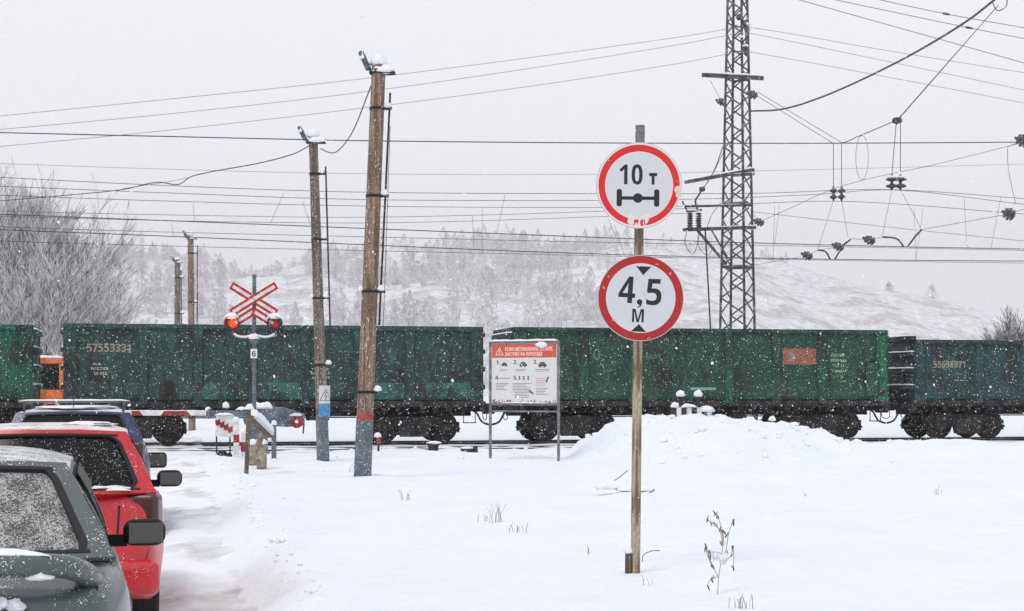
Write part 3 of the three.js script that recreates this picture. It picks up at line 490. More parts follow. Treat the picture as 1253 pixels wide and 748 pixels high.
// ---------------------------------------------------------------- road signs on the rusty post
{
  const Z = 7.43, base = at(777, 702, Z), top = at(783, 155, Z), gy = groundY(base.x, Z);
  const lean = Math.atan2(top.x - base.x, top.y - gy), H = top.y - gy;
  const post = thing('sign_post', 'rusty flaking metal post carrying two round road signs', 'post', [base.x, gy - 0.25, base.z]);
  post.rotation.z = -lean;
  mesh('pole', bar(V(0, 0, 0), V(0, H + 0.25, 0), 0.04, 0.038, 20), M.signPost, post);
  mesh('cap', new THREE.CylinderGeometry(0.039, 0.039, 0.30, 20).translate(0, H + 0.11, 0), M.galv, post);
  mesh('stub', [rbox(0.05, 0.34, 0.06, 0.008, -0.06, 0.25, 0.01)], M.wood, post);
  mesh('stub_snow', lump(0.04, 0.05, 0.04, -0.062, 0.42, 0.01, 3), M.cap, post);
  const signFace = (draw) => canvas(1024, 1024, (x, W) => { x.fillStyle = '#c9ccd0'; x.fillRect(0, 0, W, W); draw(x); });
  const dirt = (x, seed, n) => { const r = rng(seed); for (let i = 0; i < n; i++) { const a = r() * 6.28, q = Math.sqrt(r()) * 505; x.fillStyle = r() < 0.5 ? 'rgba(90,80,75,0.10)' : 'rgba(255,255,255,0.20)'; x.beginPath(); x.arc(512 + q * Math.cos(a), 512 + q * Math.sin(a), 1 + 5 * r() * r(), 0, 7); x.fill(); } };
  const disc = (name, label, px, py, R, tex, tilt) => {
    const c = at(px, py, Z - 0.075), t = thing(name, label, 'road sign', [c.x, c.y, c.z]);
    t.rotation.z = tilt;
    mesh('plate', lathe([[0, -0.012], [R - 0.006, -0.012], [R, -0.008], [R, 0.006], [R - 0.004, 0.010], [R - 0.010, 0.0055], [0, 0.005]], 96).rotateX(Math.PI / 2), std({ color: new THREE.Color().setRGB(0.55, 0.56, 0.57), roughness: 0.5, metalness: 0.3 }), t);
    const g = new THREE.CircleGeometry(R - 0.005, 96).translate(0, 0, 0.009);
    mesh('printed_face', g, new THREE.MeshStandardMaterial({ map: tex, roughness: 0.5, bumpMap: grainTex, bumpScale: 0.001 }), t, { keepUV: true });
    mesh('clamp', [box(0.14, 0.035, 0.012, 0, R * 0.55, -0.02), box(0.14, 0.035, 0.012, 0, -R * 0.55, -0.02)], M.galv, t);
  };
  const f1 = signFace(x => {
    x.fillStyle = '#e4d6d3'; x.beginPath(); x.arc(512, 512, 512, 0, 7); x.fill();
    x.fillStyle = '#d11f26'; x.beginPath(); x.arc(512, 512, 490, 0, 7); x.fill();
    x.fillStyle = '#ecd3d2'; x.beginPath(); x.arc(512, 516, 412, 0, 7); x.fill();
    x.fillStyle = '#cfd1d3'; x.beginPath(); x.arc(512, 516, 402, 0, 7); x.fill();
    const r = rng(5);                           // flaked film at the foot and the side
    x.fillStyle = '#e6d9d5'; for (const [a, b, n] of [[420, 930, 26], [600, 925, 22], [980, 590, 20], [505, 960, 10]]) for (let i = 0; i < n; i++) { x.beginPath(); x.ellipse(a + (r() - 0.5) * 60, b + (r() - 0.5) * 110, 4 + r() * 18, 6 + r() * 30, r() * 0.6, 0, 7); x.fill(); }
    x.fillStyle = '#d8c7b8'; x.fillRect(960, 515, 50, 120);
    x.fillStyle = '#c8252a'; for (const a of [455, 490, 540, 575]) x.fillRect(a, 925, 14, 60);
    x.fillStyle = '#15171a'; x.textBaseline = 'alphabetic'; x.save(); x.translate(262, 502); x.scale(0.92, 1.13); x.font = 'bold 296px sans-serif'; x.fillText('10', 0, 0); x.restore();
    x.fillRect(632, 362, 96, 38); x.fillRect(662, 362, 36, 140);
    const rr = (a, b, w, h, q) => { x.beginPath(); x.roundRect(a, b, w, h, q); x.fill(); };
    rr(242, 559, 64, 210, 28); rr(694, 559, 64, 210, 28); x.fillRect(296, 646, 410, 42); x.beginPath(); x.arc(498, 666, 58, 0, 7); x.fill();
    dirt(x, 3, 420);
  });
  const f2 = signFace(x => {
    x.fillStyle = '#a81a1f'; x.beginPath(); x.arc(512, 512, 512, 0, 7); x.fill();
    x.fillStyle = '#e6cfcf'; x.beginPath(); x.arc(512, 512, 420, 0, 7); x.fill();
    x.fillStyle = '#ccd0d4'; x.beginPath(); x.arc(512, 512, 410, 0, 7); x.fill();
    x.fillStyle = '#15171a';
    const tri = (a, b, c, d, e, f) => { x.beginPath(); x.moveTo(a, b); x.lineTo(c, d); x.lineTo(e, f); x.fill(); };
    tri(440, 128, 622, 128, 530, 236); tri(412, 918, 594, 918, 505, 826);
    x.save(); x.translate(238, 576); x.rotate(0.02); x.scale(0.95, 1.12); x.font = 'bold 400px sans-serif'; x.fillText('4', 0, 0); x.restore();
    x.save(); x.translate(562, 589); x.scale(0.98, 1.1); x.font = 'bold 400px sans-serif'; x.fillText('5', 0, 0); x.restore();
    x.beginPath(); x.arc(500, 560, 34, 0, 7); x.fill(); tri(534, 555, 520, 610, 470, 640);
    x.save(); x.translate(400, 805); x.scale(0.86, 1.0); x.font = 'bold 225px sans-serif'; x.fillText('М', 0, 0); x.restore();
    const r = rng(8); x.strokeStyle = 'rgba(120,120,125,0.6)'; x.lineWidth = 3; for (let i = 0; i < 40; i++) { const a = 200 + r() * 620, b = 200 + r() * 620; x.beginPath(); x.moveTo(a, b); x.lineTo(a + (r() - 0.5) * 70, b + (r() - 0.5) * 70); x.stroke(); }
    x.fillStyle = 'rgba(225,170,170,0.8)'; for (const [a, b] of [[112, 268], [690, 95], [855, 200], [885, 880], [905, 860], [60, 405], [200, 790]]) { x.beginPath(); x.ellipse(a, b, 10 + r() * 14, 8 + r() * 8, r() * 3, 0, 7); x.fill(); }
    dirt(x, 4, 420);
  });
  disc('axle_load_sign', 'round red-rimmed road sign reading 10 t above an axle symbol', 782, 227, 0.352, f1, -0.01);
  disc('height_limit_sign', 'round red-rimmed road sign reading 4,5 m between two triangles', 784, 365, 0.352, f2, -0.045);
}
// ---------------------------------------------------------------- line poles
function linePole({ base, top, Z, Ztop = Z, r0, r1, name, label, mat, greyTo, red, bands, rod, group, head = 1, snow = true }) {
  const b = at(base[0], base[1], Z); b.y = groundY(b.x, Z) - 0.4; const tp = at(top[0], top[1], Ztop);
  const t = thing(name, label, 'utility pole', [b.x, b.y, b.z], 0, group), T = tp.clone().sub(b), P = k => T.clone().multiplyScalar(k), R = k => lerp(r0, r1, k);
  const kOf = py => { const y = EYE - (py - HORIZON) * Z / FOCAL; return (y - b.y) / T.y; };
  const kg = greyTo ? kOf(greyTo) : 0;
  mesh('shaft', bar(P(kg), P(1), R(kg), R(1), 20), mat, t);
  if (kg) mesh('painted_foot', bar(P(0), P(kg), R(0) + 0.006, R(kg) + 0.006, 20), M.poleGrey, t);
  if (red) { const a = kOf(red[0]), c = kOf(red[1]); mesh('red_band', bar(P(a), P(c), R(a) + 0.004, R(c) + 0.004, 20), M.redPaint, t); }
  bands.forEach((py, i) => {
    const k = kOf(py), c = P(k), s = part('bracket', t); s.position.copy(c);
    mesh('strap', [new THREE.CylinderGeometry(R(k) + 0.012, R(k) + 0.012, 0.05, 20), beam(V(R(k) * 0.8, 0, 0.02), V(R(k) + 0.14, 0.0, 0.02), 0.05, 0.04)], M.darkSteel, s);
    mesh('bracket_snow', [lump(0.075, 0.085, 0.07, R(k) + 0.06, 0.035, 0.02, i + 5 + top[0]), ...(i % 2 ? [lump(0.05, 0.08, 0.06, -R(k) - 0.015, 0.03, 0.03, i + 9)] : [])], M.cap, s);
  });
  if (rod) { const a = at(rod[0], rod[1], Z).sub(b), c = at(rod[2], rod[3], Z).sub(b); a.z = c.z = 0.02; mesh('rod', [bar(a, c, 0.019, 0.019, 8), bar(a.clone().add(V(0.045, -0.9, 0.01)), c.clone().add(V(0.0, -0.6, 0.015)), 0.006, 0.006, 6)], M.darkSteel, t); }
  // head: strap, sloping bracket box and its load of snow
  const h = part('pole_head', t); h.position.copy(T); h.scale.setScalar(head * 1.06);
  mesh('collar', [new THREE.CylinderGeometry(r1 + 0.02, r1 + 0.02, 0.07, 20).translate(0, -0.14, 0), rbox(0.44, 0.03, 0.22, 0.01, 0.06, -0.16, 0)], M.darkSteel, h);
  mesh('spotlight', [rbox(0.10, 0.34, 0.16, 0.03).rotateZ(0.42).translate(-0.24, 0.05, 0.02), beam(V(-0.2, -0.08, 0), V(-0.05, -0.14, 0), 0.04, 0.04)], M.greyPaint, h);
  mesh('head_snow', [lump(0.15, 0.16, 0.15, 0.0, 0.0, 0, 4 + top[0]), lump(0.20, 0.12, 0.14, 0.08, -0.14, 0.03, 7 + top[0]), lump(0.06, 0.17, 0.07, -0.27, 0.09, 0.04, 8)], M.cap, h);
  return t;
}
linePole({ base: [442.5, 584], top: [463.5, 78], Z: 16.2, r0: 0.155, r1: 0.125, name: 'utility_pole', label: 'tall leaning reddish-brown pole with grey-painted foot and red band', mat: M.poleBrown, greyTo: 514, red: [514, 506], bands: [480, 357, 240, 133], rod: [464, 398, 477.5, 114] });
const pole2 = linePole({ base: [396, 562], top: [383, 166], Z: 20.3, r0: 0.14, r1: 0.10, name: 'utility_pole', label: 'grey-brown pole with a white and blue danger notice wrapped round it', mat: M.poleDim, greyTo: 509, bands: [447, 365, 293, 213], rod: [404, 400, 398.5, 204], head: 0.95 });
{ // the danger notice bent round the second pole
  const tex = canvas(256, 512, (x, W, H) => {
    x.fillStyle = '#cfcac6'; x.fillRect(0, 0, W, H * 0.58); const r = rng(2); x.fillStyle = 'rgba(214,178,158,0.7)'; x.fillRect(0, 0, W * 0.3, H * 0.58);
    for (let i = 0; i < 90; i++) { x.fillStyle = r() < 0.5 ? 'rgba(235,235,238,0.5)' : 'rgba(190,160,140,0.35)'; x.beginPath(); x.arc(r() * W, r() * H * 0.58, 2 + 12 * r() * r(), 0, 7); x.fill(); }
    x.strokeStyle = '#3b4654'; x.lineWidth = 9; x.beginPath(); x.moveTo(170, 70); x.lineTo(90, 245); x.lineTo(250, 245); x.closePath(); x.stroke();
    x.lineWidth = 10; x.beginPath(); x.moveTo(178, 110); x.lineTo(155, 175); x.lineTo(182, 172); x.lineTo(162, 232); x.stroke();
    x.fillStyle = '#3f86bb'; x.fillRect(0, H * 0.58, W, H * 0.42); for (let i = 0; i < 160; i++) { x.fillStyle = r() < 0.6 ? 'rgba(90,160,205,0.5)' : 'rgba(225,235,242,0.7)'; x.beginPath(); x.arc(r() * W, H * (0.58 + 0.42 * r()), 1 + 6 * r() * r(), 0, 7); x.fill(); }
    x.fillStyle = '#2a5f8c'; x.fillRect(0, H * 0.80, W, 7);
  });
  const a = at(396.5, 510, 20.3), c = at(395, 472, 20.3), b = pole2.position, h = c.y - a.y;
  const g = new THREE.CylinderGeometry(0.150, 0.152, h, 28, 1, true, -1.5, 3.0).translate((a.x + c.x) / 2 - b.x, (a.y + c.y) / 2 - b.y, 0.002);
  mesh('danger_notice', g, std({ map: tex, roughness: 0.7, side: THREE.DoubleSide }), pole2, { keepUV: true, label: 'white notice with a lightning triangle above a blue band' });
}
linePole({ base: [235, 545], top: [233, 288], Z: 37, r0: 0.15, r1: 0.12, name: 'utility_pole', label: 'reddish-brown pole behind the train, with snow heaped on its head', mat: M.poleBrown, bands: [370, 310], rod: [241, 398, 241.5, 300], head: 0.9 });
linePole({ base: [217, 540], top: [217, 318], Z: 38.5, r0: 0.15, r1: 0.12, name: 'utility_pole', label: 'shorter dark grey pole behind the train beside the brown one', mat: M.poleDim, bands: [384, 340], rod: [222, 398, 221.5, 330], head: 0.75 });

// ---------------------------------------------------------------- crossing signal
{
  const Z = 22.6, p = at(311, 478, Z), gy = groundY(p.x, Z), t = thing('crossing_signal', 'grey signal mast with red and white double cross and two red lamps', 'crossing signal', [p.x, gy, p.z]);
  const Y = py => EYE - (py - HORIZON) * Z / FOCAL - gy, U = Z / FOCAL;
  mesh('mast', [bar(V(0, -0.3, 0), V(0, Y(336), 0), 0.052, 0.05, 16), new THREE.CylinderGeometry(0.12, 0.14, 0.12, 16).translate(0, 0.05, 0)], M.poleGrey, t);
  // the double cross, each arm a red-edged board
  const cy = Y(366.5), cross = part('crossbuck', t); cross.position.set(0, cy, 0.085);
  const board = (len, a, x, y, z, cut = 0) => { const b = mesh('arm', rbox(len, 0.205, 0.018, 0.006), M.red, cross); b.position.set(x, y, z); b.rotation.z = a; const w = mesh('white_stripe', box(len - 0.11, 0.078, 0.006, 0, 0, 0.0105), M.white, b); };
  board(1.34, 0.555, 0, 0, 0.010); board(1.34, -0.555, 0, 0, -0.012);
  for (const s of [1, -1]) board(0.66, -s * 0.555, s * 0.262, -0.465, s * 0.004 + 0.001);
  mesh('bolt', [-0.16, 0].map(y => new THREE.CylinderGeometry(0.018, 0.018, 0.03, 10).rotateX(Math.PI / 2).translate(0, y, 0.03)), M.darkSteel, cross);
  // lamps
  const lampY = Y(396), lampMat = (c, e, k) => new THREE.MeshStandardMaterial({ color: c, roughness: 0.25, emissive: e, emissiveIntensity: k });
  for (const s of [-1, 1]) {
    const L = part('signal_lamp', t); L.position.set(s * 26 * U, lampY, 0.06);
    mesh('backplate', lathe([[0.0, -0.12], [0.15, -0.12], [0.165, -0.02], [0.19, 0.0], [0.19, 0.015], [0.0, 0.015]], 32).rotateX(Math.PI / 2), M.black, L);
    const visor = new THREE.CylinderGeometry(0.165, 0.16, 0.26, 28, 1, true, -0.95 - Math.PI / 2 + Math.PI / 2, 0).clone();
    mesh('visor', patch((u, v) => { const a = lerp(-0.5, Math.PI + 0.5, u), r = 0.165 + 0.012 * v; return V(r * Math.cos(a), r * Math.sin(a), lerp(0.0, 0.26, v)); }, 24, 2, 0.008), M.black, L);
    mesh('lens', new THREE.SphereGeometry(0.128, 28, 12, 0, Math.PI * 2, 0, 0.9).rotateX(Math.PI / 2).scale(1, 1, 0.6).translate(0, 0, -0.03), s < 0 ? lampMat(0xc2330f, 0xff4a12, 0.9) : lampMat(0xa02018, 0xd02218, 0.28), L, { label: s < 0 ? 'glowing orange-red lens' : 'dimmer red lens' });
    mesh('visor_snow', [lump(0.175, 0.12, 0.15, 0, 0.14, 0.13, 21 + s)], M.cap, L);
    mesh('lamp_bracket', tube([V(0, -0.15, -0.06), V(0, -0.28, -0.07), V(-s * 0.25, -0.36, -0.06), V(-s * 26 * U, -0.33, -0.06)], 0.022, 24, 8), M.galv, L);
    mesh('bracket_snow', tube([V(-s * 0.02, -0.25, -0.05), V(-s * 0.12, -0.31, -0.05), V(-s * 0.28, -0.335, -0.05), V(-s * 0.45, -0.305, -0.05)], 0.028, 24, 8), M.cap, L);
    if (s < 0) { const l = new THREE.PointLight(0xff4a12, 0.25, 30); l.position.set(0, 0, 0.16); l.castShadow = true; L.add(l); }
  }
  mesh('bell_box', [rbox(0.2, 0.17, 0.16, 0.05, 0, Y(417), 0.02)], M.greyPaint, t);
  mesh('bell_snow', lump(0.14, 0.12, 0.12, 0, Y(414), 0.02, 33), M.cap, t);
  const six = canvas(128, 192, (x, W, H) => { x.fillStyle = '#dcdcd8'; x.fillRect(0, 0, W, H); x.fillStyle = '#222'; x.font = 'bold 165px sans-serif'; x.textAlign = 'center'; x.fillText('6', 64, 155); });
  const pl = mesh('number_plate', rbox(0.17, 0.24, 0.014, 0.005, 0, Y(433), 0.062), M.white, t);
  mesh('digit', new THREE.PlaneGeometry(0.155, 0.225).translate(0, Y(433), 0.072), std({ map: six }), pl, { keepUV: true });
}
// ---------------------------------------------------------------- boom barrier
{
  const Z = 23.4, p = at(314, 478, Z), gy = groundY(p.x, Z), t = thing('boom_barrier', 'lowered red and white boom barrier with grey counterweight frame', 'barrier', [p.x, gy, p.z], -0.03);
  const U = Z / FOCAL, X = px => (px - 314) * U, Y = py => EYE - (py - HORIZON) * U - gy;
  mesh('pedestal', [rbox(0.5, Y(516), 0.4, 0.03, 0, Y(516) / 2 - 0.05, -0.05), rbox(0.62, 0.08, 0.5, 0.02, 0, 0.02, -0.05)], M.greyPaint, t);
  const boom = part('boom', t), y = Y(506), stops = [[253, 231, M.white], [231, 198, M.redDull], [198, 172, M.white], [172, 140, M.redDull], [140, 112, M.white], [112, 80, M.redDull], [80, 56, M.white]];
  for (const [a, b, m] of stops) { const x0 = X(b), x1 = X(a), sl = m === M.redDull ? 0.09 : -0.09; mesh(m === M.redDull ? 'red_section' : 'white_section', extrude([[x0 - sl * 0.5, -0.062], [x1 + sl * 0.5, -0.062], [x1 - sl * 0.5, 0.062], [x0 + sl * 0.5, 0.062]], 0.07).translate(0, y, 0.0), m, boom); }
  mesh('boom_snow', lumpStrip(X(253) - X(56), 0.06, 0.025, 4).translate((X(253) + X(56)) / 2, y + 0.06, 0), M.cap, boom);
  const fr = part('counterweight_frame', t);
  mesh('frame_beam', [rbox(X(302) - X(252), 0.165, 0.09, 0.015, (X(252) + X(302)) / 2, Y(506.5), 0.01), rbox(0.10, 0.26, 0.12, 0.02, X(256), Y(506.5), 0.01)], M.greyPaint, fr);
  mesh('counterweight', extrude([[X(298), Y(512)], [X(303), Y(500)], [X(346), Y(499)], [X(372), Y(507)], [X(372), Y(520)], [X(352), Y(522)], [X(300), Y(519)]], 0.1, 0.015), M.greyPaint, fr);
  mesh('frame_snow', [lumpStrip(X(334) - X(300), 0.22, 0.20, 12).translate((X(300) + X(334)) / 2, Y(500.5), 0), lumpStrip(X(302) - X(288), 0.16, 0.10, 14).translate(X(295), Y(502), 0), lump(0.09, 0.13, 0.09, X(276), Y(498), 0, 15), lump(0.07, 0.09, 0.07, X(254), Y(502), 0, 16)], M.cap, fr);
  const d = part('reflector', t); d.position.set(X(364), Y(516), 0.09);
  mesh('red_disc', new THREE.CylinderGeometry(0.17, 0.17, 0.03, 32).rotateX(Math.PI / 2), M.redDull, d);
  mesh('hub', new THREE.CylinderGeometry(0.045, 0.045, 0.02, 16).rotateX(Math.PI / 2).translate(0, 0, 0.024), M.white, d);
  mesh('disc_snow', lump(0.16, 0.06, 0.05, -0.02, 0.16, 0, 17), M.cap, d);
  mesh('drive_rod', bar(V(X(372), Y(520), 0), V(X(371), Y(531), 0), 0.02), M.darkSteel, t);
}
// ---------------------------------------------------------------- guard posts, rails and markers by the crossing
const onGround = (px, Z) => { const p = at(px, HORIZON, Z); return [p.x, groundY(p.x, Z), p.z]; };
function guardPost(px, Z, w, h, mat, label, bands, group) {
  const t = thing('guard_post', label, 'post', onGround(px, Z), 0.2, group);
  mesh('shaft', rbox(w, h + 0.3, w, 0.02, 0, h / 2 - 0.15, 0), mat, t);
  for (const [a, b] of bands) mesh('red_band', box(w + 0.006, b - a, w + 0.006, 0, (a + b) / 2, 0), M.redDull, t);
  mesh('snow_cap', lump(w * 0.62, 0.10, w * 0.62, 0, h + 0.01, 0, px), M.cap, t);
}
guardPost(289, 21.3, 0.13, 0.86, M.white, 'white guard post with red band between striped board and signal mast', [[0.36, 0.55]], 'guard posts at the crossing');
guardPost(298, 20.6, 0.12, 0.62, M.white, 'short white guard post with a red band half way down, beside brown post', [[0.20, 0.42]], 'guard posts at the crossing');
guardPost(320, 18.4, 0.20, 0.52, M.concrete, 'stubby broad concrete post in the snow below the slanted rail', [], 'guard posts at the crossing');
guardPost(309, 18.9, 0.17, 0.44, M.concrete, 'lower narrow concrete post next to the stubby broad one', [], 'guard posts at the crossing');
guardPost(335, 20.8, 0.11, 0.80, M.poleGrey, 'dark grey square post beside the barrier counterweight', [], 'guard posts at the crossing');
{
  const b = onGround(300.5, 16.7), t = thing('iron_post', 'thin leaning brown iron post standing in front of the guard posts', 'post', [b[0], b[1], b[2]]);
  mesh('shaft', beam(V(0, -0.3, 0), V(0.06, 1.2, 0.0), 0.075, 0.05), M.wood, t);
  mesh('snow_cap', lump(0.08, 0.07, 0.07, 0.07, 1.21, 0, 44), M.cap, t);
  const A = at(306, 508, 16.8), B = at(330, 531, 17.6), r = thing('slanted_rail', 'snow-laden rail slanting down from the top of the iron post', 'rail', [A.x, A.y, A.z]), d = B.clone().sub(A);
  mesh('rail_bar', beam(V(0, -0.05, 0), d.clone().add(V(0, -0.05, 0)), 0.08, 0.06), M.wood, r);
  const L = d.length(), s = mesh('rail_snow', lumpStrip(L * 0.96, 0.20, 0.20, 51), M.cap, r);
  s.quaternion.setFromUnitVectors(V(1, 0, 0), d.clone().normalize()); s.position.copy(d.clone().multiplyScalar(0.5)).add(V(0, -0.02, 0));
  const q = at(322, 529, 17.5), e = at(306, 562, 17.2), pk = thing('leaning_plank', 'pale plank leaning against the slanted rail', 'plank', [e.x, e.y, e.z]);
  mesh('board', beam(V(0, -0.1, 0), q.clone().sub(e), 0.11, 0.03), M.concrete, pk);
  const sb = onGround(273, 23.2), st = thing('chevron_board', 'small white board with red zigzag stripe on short legs', 'board', sb, 0.15);
  const brd = mesh('board', rbox(0.46, 0.56, 0.03, 0.01, 0, 0.72, 0), M.white, st); brd.rotation.z = -0.05;
  for (let i = 0; i < 4; i++) mesh('red_chevron', extrude([[0, 0], [0.07, 0.05], [0.07, 0.19], [0, 0.14], [-0.05, 0.17], [-0.05, 0.05]], 0.012).translate(-0.15 + i * 0.105, 0.72 - i * 0.062, 0.024), M.redDull, st);
  for (const s of [-0.17, 0.17]) mesh('leg', bar(V(s, -0.3, -0.03), V(s, 0.6, -0.03), 0.022), M.darkSteel, st);
  mesh('snow_cap', lumpStrip(0.48, 0.1, 0.07, 61).translate(0.02, 0.99, 0), M.cap, st);
  const rk = thing('dark_stones', 'dark lumps poking out of the snow below the chevron board', 'stone', onGround(276, 21.4));
  mesh('stone', lump(0.11, 0.09, 0.10, -0.08, 0.05, 0, 71, 0.35), M.darkSteel, rk); mesh('stone', lump(0.08, 0.08, 0.08, 0.08, 0.02, 0.05, 72, 0.35), M.darkSteel, rk);
}
function trackMarker(px, Z, y0, label, h = 0.42) {
  const b = onGround(px, Z), t = thing('track_marker', label, 'marker', [b[0], y0 ?? b[1], b[2]]);
  mesh('stake', [bar(V(0, -0.25, 0), V(0, h * 0.6, 0), 0.028, 0.028, 8)], M.darkSteel, t);
  mesh('red_head', rbox(0.10, h * 0.5, 0.07, 0.02, 0, h * 0.72, 0), M.redPaint, t);
  mesh('snow_cap', lump(0.10, 0.11, 0.09, -0.02, h, 0, px), M.cap, t);
}
trackMarker(463, 24.0, undefined, 'small red stake with a snow cap beside the siding near the tall brown pole', 0.40);
trackMarker(946, 24.6, 0.45, 'small red stake on the snow heap in front of the rusty-patched wagon', 0.36);
{
  const t = thing('switch_lever', 'dark points lever with a snow cap beside the siding rails', 'lever', onGround(530, 24.2));
  mesh('base', [rbox(0.26, 0.12, 0.22, 0.03, 0, 0.04, 0), extrude([[-0.12, 0.08], [0.12, 0.08], [0.18, 0.24], [-0.16, 0.24]], 0.12)], M.darkSteel, t); mesh('snow_cap', lump(0.2, 0.06, 0.12, 0.03, 0.24, 0, 81), M.cap, t);
  const u = thing('rail_chair', 'dark heap of rail fittings lying beside the siding near the poster board', 'fittings', onGround(574, 23.9));
  mesh('block', [rbox(0.34, 0.14, 0.2, 0.03, -0.06, 0.05, 0), rbox(0.12, 0.26, 0.14, 0.03, 0.17, 0.06, 0.02)], M.darkSteel, u); mesh('snow_cap', lump(0.2, 0.05, 0.12, -0.05, 0.12, 0, 82), M.cap, u);
}
{ // striped stop beam on the heap
  const Z = 23.0, p = at(846, 478, Z), base = 0.72, t = thing('striped_stop_beam', 'black and white striped stop beam with two snow-capped posts on snow heap', 'stop beam', [p.x, base, p.z], 0.06), U = Z / FOCAL, X = px => (px - 846) * U, Y = py => EYE - (py - HORIZON) * U - base;
  for (let i = 0; i < 8; i++) mesh(i % 2 ? 'white_block' : 'black_block', rbox(0.128, 0.30, 0.16, 0.012, X(824) + i * 0.131, Y(506), 0), i % 2 ? M.white : M.black, t);
  for (const px of [834, 856]) { mesh('post', rbox(0.12, Y(482) + 1.0, 0.13, 0.02, X(px), (Y(482) - 1.0) / 2, -0.16), M.black, t); mesh('post_snow', lump(0.115, 0.14, 0.12, X(px), Y(484), -0.16, px), M.cap, t); }
  mesh('foot', [rbox(0.15, 0.2, 0.16, 0.02, X(836), Y(513), 0.02), rbox(0.16, 0.3, 0.16, 0.02, X(857), Y(514), 0.02)], M.black, t);
  mesh('beam_snow', [lumpStrip(X(853) - X(833), 0.2, 0.11, 91).translate((X(853) + X(833)) / 2, Y(499), 0), lump(0.11, 0.12, 0.12, X(826), Y(498), 0, 92), lump(0.20, 0.13, 0.14, X(865), Y(503), 0.02, 93)], M.cap, t);
}
